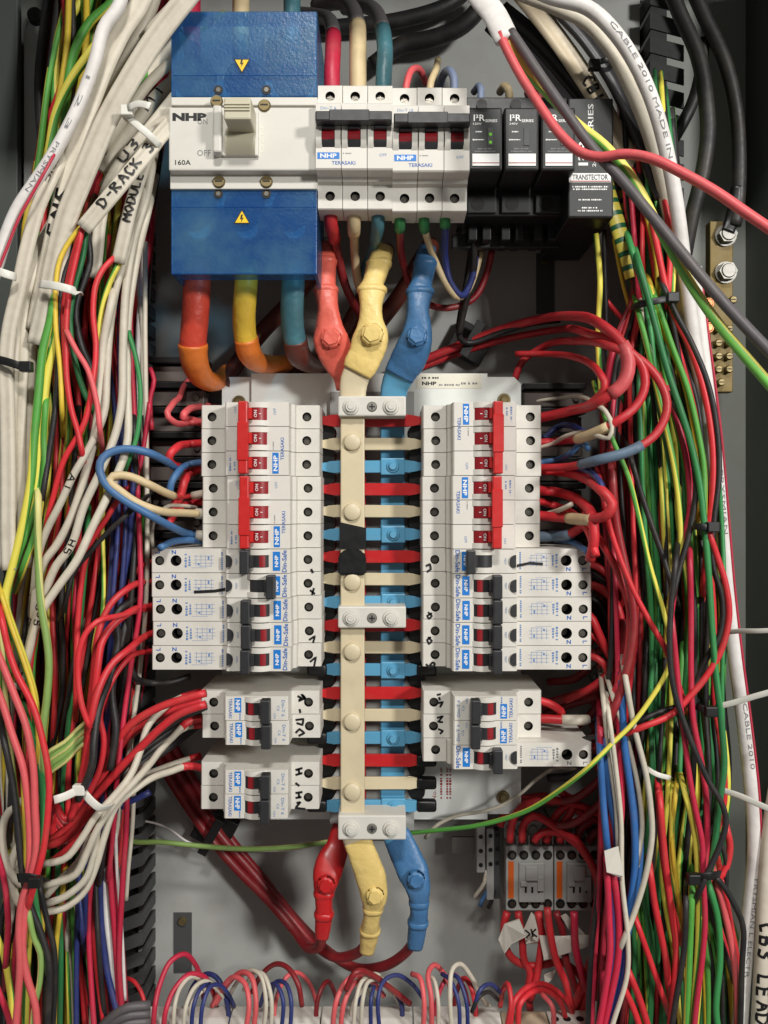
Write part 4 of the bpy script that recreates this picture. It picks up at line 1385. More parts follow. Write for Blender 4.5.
LOW = [
    ('r', 10, [(534, 470, 656), (556, 471, 658), (580, 476, 624), (602, 491, 583), (612, 504, 578), (608, 514, 579), (592, 519, 594), (566, 518, 636), (534, 515, 656)], [(.66, .85, 's', .0007)], 'red looped wire with beige sleeve between the two right three-pole breaker rows'),
    ('r', 10, [(534, 490, 656), (556, 492, 662), (578, 500, 629), (592, 516, 595), (594, 540, 592), (590, 560, 599)], [], 'red wire curling down from lower right three-pole breaker'),
    ('r', 8, [(534, 500, 662), (556, 506, 670), (576, 516, 635), (590, 534, 599), (596, 556, 590)], [], 'dark red wire curling down from lower right three-pole breaker'),
    ('r', 9, [(534, 537, 655), (552, 536, 658), (570, 534, 635), (582, 526, 627), (588, 512, 603)], [(.02, .55, 'q', .0008)], 'red wire with a slate sleeve below the beige sleeved loop'),
    ('w', 4.5, [(538, 448, 656), (552, 444, 656), (566, 436, 633), (582, 432, 620), (598, 436, 586), (609, 438, 578), (612, 428, 578), (606, 412, 580), (596, 404, 590)], [], 'thin white wire waving across the red loops on the right'),
    ('w', 5, [(538, 516, 657), (550, 513, 654), (562, 509, 633), (572, 504, 624)], [], 'short cream wire end poking out of lower right three-pole breaker'),
    ('B', 6, [(538, 463, 660), (556, 460, 664), (572, 452, 636), (580, 443, 631), (588, 448, 603)], [], 'steel blue wire right of the third breaker terminal'),
    ('n', 6, [(542, 440, 672), (556, 428, 676), (572, 426, 642), (584, 432, 630)], [], 'navy wire arching above the steel blue one at right'),
    ('n', 6, [(566, 468, 654), (586, 470, 608), (600, 482, 586), (606, 500, 581)], [], 'navy wire under the slate sleeve at right'),
    ('B', 6, [(556, 540, 676), (572, 542, 641), (588, 552, 603)], [], 'steel blue wire end above the long breakers at right'),
    ('w', 4, [(530, 402, 715), (560, 398, 705), (590, 400, 601), (606, 412, 581), (613, 424, 578)], [], 'thin cream wire passing behind the big red loops'),
    # left
    ('B', 8, [(206, 536, 655), (190, 534, 650), (172, 527, 611), (148, 514, 594), (124, 500, 592), (107, 486, 592), (100, 472, 592), (101, 461, 592), (109, 453, 594), (126, 449, 596), (146, 452, 599), (164, 460, 615), (176, 468, 641)], [(.0, .05, 'w', .0012)], 'thick steel blue wire looping out left of the breakers'),
    ('s', 8, [(206, 514, 655), (186, 513, 630), (160, 511, 600), (138, 503, 594), (119, 490, 593), (109, 481, 593), (113, 476, 594), (128, 476, 596), (148, 484, 598), (164, 492, 611), (174, 496, 626)], [(.0, .09, 'w', .0012)], 'thick beige wire looping inside the steel blue loop'),
    ('r', 5, [(206, 493, 655), (190, 496, 658), (174, 496, 624), (160, 492, 608)], [(.0, .2, 'w', .0012)], 'short red wire joining the beige loop at left'),
    ('p', 6, [(206, 421, 655), (190, 423, 658), (174, 422, 623), (167, 415, 617), (172, 405, 628), (180, 396, 690), (184, 386, 704), (192, 376, 716)], [], 'pinkish red wire hooked into the top left breaker'),
    ('p', 7, [(206, 424, 660), (192, 420, 668), (183, 416, 643), (188, 410, 657), (198, 407, 700), (208, 406, 722), (222, 408, 730)], [], 'second pinkish red wire folded behind the hooked one'),
    ('r', 8, [(206, 443, 655), (190, 444, 658), (176, 448, 627), (169, 456, 622), (172, 464, 632), (186, 468, 662)], [], 'red wire into second terminal of the top left breaker'),
    ('B', 7, [(206, 462, 655), (190, 464, 660), (178, 472, 632), (171, 484, 627), (170, 498, 631)], [], 'short steel blue wire into third terminal of the top left breaker'),
    ('r', 9, [(206, 467, 660), (192, 472, 668), (184, 482, 645), (180, 496, 645), (170, 512, 633)], [], 'red wire beside the short steel blue one at left'),
    ('r', 7, [(206, 502, 662), (192, 503, 672), (180, 508, 643), (168, 524, 628)], [], 'red wire below the beige joint at left'),
    ('B', 7, [(204, 542, 662), (186, 540, 642), (172, 542, 627), (160, 548, 612)], [], 'steel blue wire end above the long breakers at left'),
    ('w', 4, [(160, 512, 614), (168, 506, 625), (184, 506, 645), (198, 508, 668)], [], 'thin cream wire beside the beige loop at left'),
    ('w', 4.5, [(158, 575, 690), (152, 545, 682), (154, 520, 680), (166, 508, 690)], [], 'thin cream wire standing left of the long breakers'),
]
for c_, w_, p_, sl, lb in LOW:
    wire(c_, w_, p_, label=lb, sleeves=sl, sides=12, step=.004)

# wires of the upright breakers
TOPW = [
    ('d', 14, [(332, 96, 640), (332, 72, 640), (333, 50, 646), (333, 32, 656), (329, 20, 676), (318, 16, 700), (300, 14, 720)], [(.0, .40, 'c', .0006), (.40, 1.0, 'G', .0003)], 'thick red and grey wire into the left upright breaker, first from left'),
    ('s', 15, [(358, 96, 640), (358, 72, 640), (358, 45, 646), (357, 22, 656), (350, 6, 676), (336, 2, 700), (316, 6, 720)], [(.0, .40, 's', .0006), (.40, 1.0, 'G', .0003)], 'thick beige and grey wire into the left upright breaker, middle'),
    ('q', 14, [(383, 96, 640), (384, 72, 640), (385, 50, 644), (382, 26, 654), (374, 10, 672), (360, 6, 696), (345, 8, 716)], [(.0, .40, 'shrink_teal', .0006), (.40, 1.0, 'G', .0003)], 'thick teal and grey wire into the left upright breaker, third'),
    ('p', 7, [(405, 96, 648), (407, 82, 648), (412, 70, 656), (420, 70, 668), (426, 84, 680)], [], 'red wire arched into the right upright breaker top'),
    ('s', 7, [(429, 96, 648), (431, 82, 650), (436, 70, 660), (438, 60, 680)], [], 'beige wire into the right upright breaker top'),
    ('l', 8, [(454, 96, 648), (454, 80, 648), (450, 71, 654), (444, 74, 668), (440, 86, 684)], [], 'blue grey wire into the right upright breaker top'),
    ('l', 7, [(480, 104, 655), (481, 92, 655), (479, 86, 662), (474, 92, 676)], [], 'blue grey wire into the surge base top, leftmost'),
    ('s', 8, [(509, 104, 655), (509, 92, 655), (505, 86, 660), (500, 92, 676)], [], 'beige wire into the surge base top'),
    ('p', 9, [(539, 106, 655), (540, 94, 655), (535, 88, 662), (528, 94, 676)], [], 'red wire into the surge base top, behind the foreground cores'),
    # bottom
    ('d', 9, [(331, 210, 618), (331, 224, 622), (333, 232, 634), (338, 256, 664), (345, 284, 680), (354, 304, 700), (364, 318, 720)], [(.0, .27, 'r', .0014)], 'red wire leaving the left upright breaker bottom'),
    ('s', 9, [(354, 210, 618), (354, 224, 622), (354, 232, 634), (355, 256, 664), (358, 282, 678), (366, 300, 698)], [(.0, .27, 's', .0014)], 'beige wire leaving the left upright breaker bottom'),
    ('shrink_teal', 9, [(378, 210, 618), (378, 224, 622), (377, 232, 634), (370, 256, 668), (360, 276, 690)], [(.0, .42, 'shrink_teal', .0014)], 'teal wire leaving the left upright breaker bottom'),
    ('d', 7, [(400, 210, 618), (400, 224, 622), (400, 234, 634), (402, 258, 662), (410, 284, 676), (424, 302, 694), (448, 308, 706), (474, 298, 710), (487, 272, 708), (492, 250, 700)], [(.0, .09, 'g', .0012)], 'dark red wire swinging under the right upright breaker'),
    ('s', 7, [(424, 210, 618), (424, 224, 622), (426, 234, 634), (434, 258, 660), (446, 284, 668), (458, 297, 676), (468, 290, 686), (476, 270, 692), (481, 250, 692)], [(.0, .13, 'g', .0012)], 'beige wire swinging under the right upright breaker'),
    ('n', 7, [(445, 210, 618), (445, 224, 622), (445, 234, 634), (445, 258, 660), (450, 282, 668), (462, 296, 676), (472, 278, 684), (476, 254, 690)], [(.0, .12, 'g', .0012)], 'navy wire swinging under the right upright breaker'),
    ('k', 7, [(473, 236, 668), (474, 252, 676), (472, 280, 690), (464, 310, 706), (459, 334, 716)], [], 'black wire dropping from the surge base'),
]
for c_, w_, p_, sl, lb in TOPW:
    wire(c_, w_, p_, label=lb, sleeves=sl, sides=12, step=.004, name=(WNAME.get(c_, 'teal').replace(' ', '_') + '_wire'))

# ------------------------------------------------------------------ foreground core bundle, top right
sh = wire('W', 25, [(462, -30, 560), (478, -6, 552), (494, 14, 545), (507, 40, 538)], label='white sheathed cable end at top with three cores coming out', cat='cable', name='sheathed_cable', flat=.45, rib=0, sides=16)
wire('p', 10, [(500, 34, 539), (508, 52, 535), (522, 78, 530), (540, 106, 522), (560, 134, 514), (582, 153, 506), (602, 157, 500), (622, 154, 494), (650, 158, 486), (686, 175, 476), (716, 192, 468), (745, 212, 460), (780, 236, 452), (815, 262, 446)], label='thick red core crossing in the foreground to the right edge', sides=14)
wire('E', 10, [(506, 34, 540), (513, 50, 540), (526, 70, 538), (548, 94, 532), (575, 122, 524), (606, 147, 510), (634, 181, 500), (660, 230, 492), (692, 286, 482), (720, 326, 472), (750, 362, 463), (785, 402, 455), (820, 440, 450)], label='green and yellow core crossing in the foreground to the right edge', sides=14, u0=.30, twist=.6)
wire('G', 11, [(511, 32, 538), (522, 48, 533), (542, 78, 525), (566, 112, 516), (594, 150, 507), (622, 180, 498), (650, 214, 488), (686, 258, 478), (716, 294, 469), (745, 326, 461), (780, 362, 452), (815, 396, 446)], label='dark grey core crossing in the foreground to the right edge', sides=14)

# ------------------------------------------------------------------ sheathed cables of both looms


def cable(label, code, w, pts, d=600, flat=None, rib=0, name='sheathed_cable', sides=16, **k):
    sides = 36 if rib else sides
    return wire(code, w, pts, d=d, label=label, cat='cable', name=name, flat=flat, rib=rib, sides=sides, **k)


TL = 'at upper left'
c1 = cable('white cable with small print curving down the upper left edge', 'W', 13, [(126, -30), (119, 6), (104, 28), (95, 62), (80, 103), (66, 132), (50, 160), (34, 184), (18, 208), (6, 236), (-4, 268), (-14, 300)], 585)
cable_text(c1, '1 2 3', .40, .04, .0026, 'print_grey', ang=.2)
cable_text(c1, 'PRYSMIAN', .60, .04, .0026, 'print_grey', ang=.2)
wire('c', 3, [(70, 126, 606), (60, 144, 588), (48, 166, 578), (34, 191, 577), (20, 216, 577), (7, 248, 577), (-4, 276, 577)], label='thin red line of core beside the printed white cable at upper left')
c2 = cable('broad cream flat cable running down from top left with large pen letters', 'w', 21, [(150, -30), (140, 2), (122, 30), (106, 62), (91, 100), (80, 136), (68, 178), (60, 212), (52, 250), (44, 290), (36, 330)], 596, .5, 2)
handwriting_on(c2, 'SN3', .69, .036, .011, ang=.1)
c3 = cable('cream flat cable printed with electric lettering, left edge', 'w', 15, [(92, 96, 640), (78, 122, 618), (64, 152, 598), (50, 180), (38, 208), (28, 244), (18, 290), (9, 330), (6, 362), (7, 410), (8, 470), (8, 530), (9, 570)], 588, .55, 2)
cable_text(c3, 'ELECTRIC', .22, .04, .0027, 'ink_black', flip=False)
c4 = cable('pale grey flat cable crossing the upper left loom, cut end above green wires', 'w', 23, [(196, -14), (172, 16), (150, 46), (128, 82), (108, 118), (94, 150), (80, 184), (68, 214), (57, 256), (47, 306), (38, 345)], 590, .42, 3)
c5 = cable('cream flat cable hand lettered D-RACK 3', 'w', 17, [(178, 116, 600), (160, 136, 592), (144, 156, 586), (124, 180, 582), (104, 204, 580), (83, 229, 580)], 590, .45, 3)
handwriting_on(c5, 'D-RACK 3', .56, .056, .0072, flip=True, ang=-.1)
c6 = cable('cream flat cable hand lettered MODULE', 'w', 14, [(160, 138, 600), (148, 156, 598), (139, 180, 596), (131, 206, 594), (124, 236, 594), (118, 263, 594)], 596, .5, 2)
handwriting_on(c6, 'MODULE', .5, .036, .0062, flip=True)
c7 = cable('cream flat cable tucked behind the lettered ones at left', 'w', 13, [(176, 96, 618), (150, 128, 614), (124, 158, 612), (108, 186, 610), (100, 222, 606), (97, 252, 604), (94, 278, 604)], 606, .5, 2)
handwriting_on(c7, 'U3', .35, .02, .007, flip=True)
for k, (pts, w, d, lb) in enumerate((
        ([(180, 34), (160, 64), (136, 96), (112, 132), (100, 150)], 15, 622, 'cream cable running below the grey flat one beside the main switch'),
        ([(182, 54), (160, 72), (142, 92), (130, 112)], 10, 612, 'thin cream cable just left of the main switch top'),
        ([(182, 76), (158, 96), (140, 120), (118, 148), (102, 172)], 14, 628, 'cream cable left of the main switch upper cover, with pen marks'),
        ([(184, 108), (162, 122), (140, 138), (122, 158), (104, 188)], 11, 616, 'cream cable bending at the white tie by the main switch'),
        ([(160, -20), (150, 12), (134, 44), (116, 80), (104, 108)], 12, 612, 'cream cable between the broad cream and grey flat cables at top left'),
        ([(200, -30), (178, 2), (158, 24), (148, 36)], 13, 606, 'cream cable over the top left corner of the main switch'))):
    o = cable(lb, 'w', w, pts, d)
    if k == 2:
        handwriting_on(o, 'M1', .3, .02, .007, flip=True)
for k, (xa, wd_) in enumerate(((2, 11), (12, 10), (21, 10), (29, 8))):
    cable(['cream flat cable hanging on the far left edge, leftmost', 'cream flat cable on the far left, second from the edge', 'cream flat cable on the far left, third from the edge', 'slim cream cable on the far left, closest to the green wires'][k],
          'w', wd_, [(56 + k * 4, 214 - k * 6, 650), (42 + k * 4, 240 - k * 6, 618), (24 + k * 5, 270), (12 + k * 6, 310), (xa + 3, 350), (xa + 1, 400), (xa, 450), (xa, 510), (xa - 1, 568)], 592 + k * 3, .7)
# right side
r1 = cable('white printed cable arching over the upper right', 'W', 14, [(508, -24, 585), (548, -4, 582), (588, 8, 578), (616, 34, 576), (640, 72, 576), (656, 112, 578), (668, 158, 582), (677, 208, 590), (684, 262, 600), (691, 320, 612), (699, 372, 622), (708, 430, 640), (716, 500, 654), (722, 560, 660)])
cable_text(r1, 'CABLE 2010 MADE IN', .27, .10, .0028, 'print_grey')
r2 = cable('white printed cable just under the arching one at upper right', 'w', 13, [(520, -6, 606), (556, 8, 602), (588, 24, 598), (612, 52, 596), (632, 92, 596), (648, 132, 598), (661, 178, 602), (672, 230, 610), (681, 290, 618), (690, 346, 630), (702, 410, 648)])
r3 = cable('white cable with red edge standing right of the right loom', 'W', 15, [(694, 268, 640), (700, 330, 640), (708, 390, 642), (716, 450, 646), (722, 520, 650), (728, 590, 650), (736, 660, 648), (744, 720, 646), (752, 790, 642), (755, 850, 640), (750, 910, 640), (744, 970, 640), (738, 1050, 640)], 640)
cable_text(r3, 'PRYSMIAN L ELECTR', .84, .075, .003, 'print_grey')
cable_text(r3, 'CABLE 2010', .60, .05, .003, 'print_grey')
cable_text(r3, 'PRYSMIAN', .30, .05, .003, 'print_grey')
wire('c', 2.5, [(700, 268, 636), (708, 330, 636), (716, 390, 637), (723, 450, 641), (729, 520, 645), (735, 590, 645), (743, 660, 643), (751, 720, 641), (759, 790, 637), (762, 850, 635)], label='thin red line of core along the standing white cable at right')
r4 = cable('pale grey cable in the lower right corner hand lettered LEAD', 'w', 15, [(800, 690, 640), (782, 760, 638), (770, 830, 634), (765, 890, 632), (763, 940, 630), (760, 1000, 630), (757, 1060, 630)], 632)
handwriting_on(r4, 'CB3 LEAD', .76, .075, .0095, hw=.11)
cable('grey white cable beside the lettered one in lower right corner', 'w', 9, [(774, 800, 650), (775, 900, 648), (776, 1000, 646), (775, 1060, 646)])
rb = cable('black ribbed flat cable under the white arch at upper right, tied', 'sheath_black', 27, [(530, -24, 640), (560, 4, 632), (590, 36, 624), (616, 74, 618), (638, 118, 612), (655, 160, 608), (668, 196, 606)], 620, .5, 3)
cable('black flat cable behind the ribbed one at upper right', 'sheath_black', 22, [(500, 10, 668), (536, 40, 660), (570, 78, 652), (600, 116, 646), (624, 156, 640), (640, 190, 636)], 650, .5, 3)
cable('black cable with ridges low in the upper right bundle', 'sheath_black', 20, [(492, 24, 690), (522, 54, 684), (552, 84, 678), (584, 118, 672)], 680, .5, 2)
rc = cable('beige flat cable with pen lettering behind the surge modules', 'sheath_tan', 21, [(522, -6, 640), (548, 26, 636), (574, 62, 632), (597, 98, 628), (616, 134, 624), (632, 164, 622), (644, 184, 620)], 630, .45, 2)
handwriting_on(rc, 'CB12', .56, .028, .009, flip=False)
for k, (w_, pts, lb) in enumerate((
        (15, [(662, -30, 690), (680, 14, 690), (698, 56, 690), (706, 100, 690), (708, 134, 692), (702, 176, 696), (692, 216, 702), (682, 270, 714)], 'thick black cable bowing beside the upper right duct'),
        (14, [(684, -30, 716), (704, 16, 716), (724, 60, 716), (735, 104, 718), (739, 150, 722), (738, 200, 726), (734, 226, 728)], 'thick black cable running down to the brass earth bar'),
        (12, [(704, 40, 724), (700, 76, 722), (692, 104, 720), (680, 128, 722), (668, 148, 726)], 'thick black cable crossing behind the bowing one at upper right'),
        (17, [(372, 66, 748), (400, 46, 744), (434, 38, 738), (462, 26, 730), (482, 4, 724), (494, -24, 720)], 'thick black cable crossing behind the upright breakers at top'),
        (15, [(300, 30, 752), (350, 26, 750), (400, 20, 746), (450, 4, 742), (480, -24, 740)], 'thick black cable along the very top behind the grey wires'),
        (10, [(52, -30, 690), (46, 20, 690), (40, 70, 692), (40, 110, 694), (44, 150, 700), (52, 190, 706)], 'black cable in the upper left corner beside the frame flange'),
        (9, [(70, -20, 716), (58, 30, 716), (50, 80, 716), (52, 140, 718), (62, 200, 718)], 'second black cable behind the green wires at upper left'))):
    cable(lb, 'k', w_, pts)
# earth-taped bundle below the filter module
cable('yellow and green taped bundle below the filter module', 'tape_earth', 16, [(604, 176, 640), (610, 200, 636), (618, 226, 632), (626, 252, 630), (633, 278, 630)], 634, .7, name='taped_bundle')
cable('second yellow and green taped bundle behind the first', 'tape_earth', 12, [(618, 160, 656), (624, 190, 654), (630, 220, 652), (640, 250, 650)], 654, .7, name='taped_bundle')
cable('white paper flag on the black cable at upper right', 'paper', 11, [(652, 158, 604), (662, 174, 602)], 603, .9, name='cable_marker', sides=12)
bpy.data.objects['cable_marker']['category'] = 'label'

# ------------------------------------------------------------------ traced wires of the two looms
SEEN = {}


def loom(code, w, pts, zone, d=612, label=None, **k):
    pts = [(q if len(q) == 3 else (q[0], q[1], d)) for q in pts]
    for end in (0, -1):                                    # ends inside the loom dive in behind its front wires
        e = pts[end]
        if 10 < e[1] < 1014 and e[2] < 640:
            n_ = pts[1 if end == 0 else -2]
            l = math.hypot(e[0] - n_[0], e[1] - n_[1]) + 1e-6
            ux, uy = (e[0] - n_[0]) / l, (e[1] - n_[1]) / l
            ext = [(e[0] + ux * 22, e[1] + uy * 22, e[2] + 34), (e[0] + ux * 40, e[1] + uy * 40, max(e[2] + 80, 700))]
            pts = pts + ext if end else ext[::-1] + pts
    if label:
        return wire(code, w, pts, d, label=label, **k)
    c = WNAME[code]
    where = {'L': 'loom left of the breakers', 'R': 'loom right of the breakers'}[zone]
    def spot(p):
        v = ['top', 'upper', 'middle', 'lower', 'bottom'][min(4, max(0, int(p[1] / 205)))]
        x = (p[0] - (0 if zone == 'L' else 600)) / (150 if zone == 'L' else 130)
        return v + [' left', ' centre', ' right'][min(2, max(0, int(x * 3)))]
    side = 'left' if zone == 'L' else 'right'
    lb = f'{c} wire, {side} loom, from {spot(pts[0])} via {spot(pts[len(pts) // 2])} to {spot(pts[-1])}'
    return wire(code, w, pts, d, label=lb, group=f'{c} wires of the {where}', **k)


LT = [
    # earth wires, upper left
    ('e', 9, [(90, -24), (80, 2), (64, 28), (57, 60), (55, 96), (58, 140)], 668), ('e', 10, [(124, -20), (112, 2), (90, 22), (76, 48), (69, 78), (64, 118), (62, 160)], 654),
    ('e', 10, [(100, 40), (86, 58), (70, 82), (56, 114), (50, 146), (46, 176)], 640), ('g', 7, [(88, 14), (72, 38), (62, 72), (60, 112)], 690), ('d', 6, [(78, 40), (64, 52), (58, 66), (62, 90)], 678),
    ('e', 8, [(190, 36, 636), (172, 48, 630), (152, 70, 622), (130, 88, 608), (110, 114, 606), (94, 146, 606), (82, 172, 606)], 606),
    # green pair
    ('e', 9, [(54, 300), (50, 322), (43, 350), (38, 400), (34, 440), (31, 480), (22, 528), (11, 572), (5, 602), (13, 630), (27, 670), (35, 704), (37, 756), (34, 800)], 588),
    ('e', 9, [(58, 320), (54, 344), (47, 376), (43, 412), (39, 450), (36, 490), (29, 524), (16, 560), (8, 586), (6, 620), (10, 660)], 592),
    ('e', 7, [(46, 404), (44, 440), (45, 462), (41, 500), (36, 530), (24, 566)], 590),
    ('h', 9, [(38, 500), (38, 548), (41, 604), (47, 640), (49, 664), (47, 698), (43, 730), (41, 776)], 584),
    ('y', 6, [(2, 596), (10, 622), (24, 662), (34, 696), (38, 732), (37, 766)], 582),
    # cores below the lettered sheath
    ('y', 6, [(82, 226), (72, 238), (60, 260), (56, 284), (56, 330), (60, 366), (62, 410)], 586), ('k', 7, [(84, 226), (76, 248), (64, 276), (60, 310), (58, 364), (55, 410), (48, 460), (42, 500)], 590),
    ('r', 7, [(82, 230), (77, 254), (69, 292), (66, 338), (67, 380), (72, 412), (78, 432), (82, 452)], 584), ('r', 6, [(80, 232), (72, 262), (64, 304), (64, 340), (66, 370)], 588),
    ('g', 7, [(86, 232), (83, 256), (74, 290), (70, 320), (74, 356), (84, 392), (90, 404)], 592), ('p', 6, [(69, 336), (76, 350), (88, 370), (97, 404), (100, 430)], 580),
    ('r', 7, [(114, 258, 594), (104, 268, 590), (96, 284, 588), (93, 312, 588), (96, 346, 588), (93, 382, 586), (84, 424, 586), (64, 460, 586), (53, 498, 590), (44, 536, 594), (36, 576, 600)], 590),
    ('e', 6, [(120, 262), (110, 282), (103, 304), (99, 330), (97, 360), (90, 396), (84, 430)], 598), ('k', 8, [(88, 236), (90, 262), (84, 282), (76, 308), (80, 340), (92, 370), (100, 396)], 600),
    ('g', 6, [(130, 336), (136, 358), (140, 384), (140, 412), (136, 440), (128, 462)], 606), ('c', 6, [(152, 430), (150, 400), (154, 380), (150, 368)], 680),
    ('c', 6, [(150, 402), (146, 430), (142, 456), (134, 490), (126, 520)], 640),
    # cream wires with pen marks
    ('w', 8, [(146, 190, 606), (136, 226, 606), (126, 258, 604), (116, 290, 602), (110, 330, 600), (107, 372, 596), (104, 414, 592), (88, 450, 588), (74, 474, 586), (60, 504, 586), (46, 532, 588), (38, 556, 592), (34, 590, 596)], 590),
    ('w', 9, [(112, 300), (104, 340), (100, 388), (97, 420), (92, 448), (82, 484), (70, 520), (56, 546), (44, 562), (37, 584), (34, 614)], 596),
    ('w', 9, [(152, 168, 608), (146, 200, 606), (134, 240, 606), (126, 290, 604), (123, 350, 602), (122, 400, 600), (116, 432, 598), (102, 468, 594), (84, 506, 592), (71, 546, 590), (56, 566, 590), (46, 590, 592), (36, 620, 596), (28, 650, 600)], 596),
    ('w', 9, [(148, 210, 612), (136, 262, 612), (128, 320, 610), (127, 380, 608), (127, 444, 604), (114, 482, 600), (92, 528, 594), (77, 560, 590), (60, 584, 588), (44, 608, 588), (34, 632, 592), (26, 664, 598)], 598),
    ('W', 5, [(140, 500), (136, 540), (126, 590), (112, 650), (112, 700)], 650), ('n', 6, [(136, 520), (128, 570), (118, 612), (114, 660), (116, 700), (110, 760)], 656),
    ('k', 6, [(130, 512), (108, 532), (90, 552), (74, 572), (66, 600)], 602), ('r', 7, [(118, 500), (104, 522), (92, 540), (84, 566), (78, 620), (76, 700)], 606),
    # lower left front
    ('p', 8, [(-8, 640), (4, 668), (14, 694), (26, 726), (33, 764), (35, 808), (36, 850), (30, 878), (22, 900), (19, 930), (20, 962), (15, 1040)], 570),
    ('p', 8, [(-10, 672), (2, 702), (12, 734), (23, 768), (28, 806), (30, 850), (28, 884), (25, 912), (23, 952), (28, 980), (35, 1004), (38, 1040)], 572),
    ('r', 8, [(2, 620), (8, 648), (16, 672), (33, 706), (43, 742), (49, 778), (48, 812), (43, 852), (36, 878), (30, 900)], 568),
    ('k', 8, [(4, 740), (12, 780), (17, 820), (21, 862), (26, 892), (32, 910), (42, 936), (49, 962), (49, 990), (46, 1040)], 576),
    ('k', 8, [(6, 560), (10, 620), (6, 690), (12, 760), (10, 820)], 598), ('h', 7, [(28, 910), (34, 938), (40, 952), (40, 980), (34, 1010), (32, 1040)], 574), ('h', 6, [(-4, 610), (2, 650), (6, 700), (12, 760), (18, 810), (24, 850)], 584),
    ('g', 8, [(30, 730), (38, 760), (43, 800), (40, 850), (34, 880), (38, 920), (44, 950)], 582), ('y', 6, [(24, 800), (26, 840), (26, 870)], 578), ('y', 6, [(64, 880), (60, 912), (56, 950), (54, 1040)], 620),
    ('k', 7, [(38, 880), (46, 916), (54, 950), (54, 1000), (52, 1040)], 590), ('e', 7, [(-6, 930), (4, 956), (10, 990), (16, 1040)], 590), ('c', 7, [(-4, 850), (4, 880), (8, 920), (6, 960)], 586), ('c', 7, [(-4, 985), (6, 1010), (14, 1040)], 584),
    ('n', 8, [(150, 792, 640), (120, 808, 640), (106, 826, 640), (101, 870, 640), (101, 918, 640), (106, 966, 640), (117, 1012, 636), (124, 1040, 634)], 640), ('W', 7, [(104, 868), (107, 920), (112, 960), (118, 1006), (120, 1040)], 642),
    ('c', 7, [(110, 806), (110, 870), (114, 924), (119, 1002), (120, 1040)], 638), ('c', 7, [(127, 790), (126, 830), (122, 894), (119, 964), (122, 1010), (124, 1040)], 636), ('W', 4, [(116, 800), (116, 850), (121, 920), (125, 1000)], 640), ('c', 7, [(118, 800), (114, 850), (117, 900), (122, 950), (126, 1010)], 646),
    ('w', 5, [(134, 790), (132, 830), (128, 870), (126, 900)], 650), ('n', 7, [(104, 700), (98, 760), (100, 800), (98, 850)], 652),
]
for code, w, pts, d in LT:
    loom(code, w * (.9 if code in 'wWep' else .8), pts, 'L', d)
for nm in list(PATHS):
    pass
hw_w = [o for o in COL.objects if o.name.startswith('cream_wire') and o.get('group', '').startswith('cream wires of the loom left')][:4]
for o, s1, s2 in zip(hw_w, (.62, .76, .66, .72), (.78, .86, .74, .80)):
    handwriting_on(o, 'A1' if o is hw_w[0] else 'S5' if o is hw_w[3] else 'H5', s1, .011, .0045, ang=.2)
    handwriting_on(o, '1' if o is hw_w[0] else '5', s2, .005, .0045)
LRW = [  # wires into the long breakers at left
    ('r', 6, [(158, 561, 652), (146, 563, 640), (136, 571, 628), (131, 582, 626), (128, 600, 631)], 'red wire into top long breaker at left'),
    ('r', 8, [(158, 582, 652), (144, 582, 636), (130, 587, 613), (114, 600, 604), (104, 616, 600), (97, 640, 596), (93, 680, 596), (88, 724, 598), (84, 780, 602)], 'red wire into second long breaker at left'),
    ('r', 9, [(158, 606, 650), (144, 607, 634), (128, 613, 607), (112, 626, 598), (102, 642, 592), (98, 664, 588), (94, 700, 588), (91, 730, 590), (88, 770, 594)], 'red wire into third long breaker at left'),
    ('r', 9, [(158, 631, 650), (144, 637, 632), (128, 650, 603), (112, 664, 594), (100, 686, 586), (93, 710, 582), (89, 740, 582), (80, 786, 586), (70, 820, 590)], 'red wire into fourth long breaker at left'),
    ('r', 7, [(158, 651, 652), (144, 652, 636), (130, 657, 613), (116, 674, 604), (106, 694, 598), (100, 716, 596), (104, 740, 596), (100, 768, 596), (88, 796, 594)], 'red wire into lowest long breaker at left'),
    ('r', 7, [(158, 608, 656), (140, 610, 628), (126, 614, 604), (114, 617, 590), (100, 620, 580), (88, 630, 576), (80, 648, 574), (78, 676, 574), (82, 706, 574), (90, 728, 576)], 'red wire looping back left of the long breakers'),
    ('k', 9, [(158, 597, 660), (140, 598, 637), (124, 606, 614), (116, 614, 610), (118, 640, 610), (112, 672, 604), (100, 704, 588), (94, 740, 578), (92, 766, 576), (78, 800, 582)], 'black wire beside the red ones into the long breakers at left'),
    ('k', 8, [(158, 640, 664), (138, 646, 643), (130, 660, 631), (134, 676, 632), (150, 683, 652), (172, 682, 656), (190, 676, 664)], 'black wire hooked below the long breakers at left'),
    ('k', 9, [(130, 610, 629), (122, 640, 620), (112, 690, 616), (116, 730, 612), (110, 770, 610)], 'black wire dropping behind the reds at left'),
]
for c_, w_, p_, lb in LRW:
    wire(c_, w_ * .82, p_, label=lb, sides=12)
for k in range(4):
    wire('h', 6, [(90, 720 + k * 6, 600 + k), (80, 728 + k * 6, 598), (66, 742 + k * 6, 596), (50, 752 + k * 6.5, 596), (44, 762 + k * 6, 598)], label='pale green and yellow wire of the short slanting four at lower left', group='slanting pale green wires')
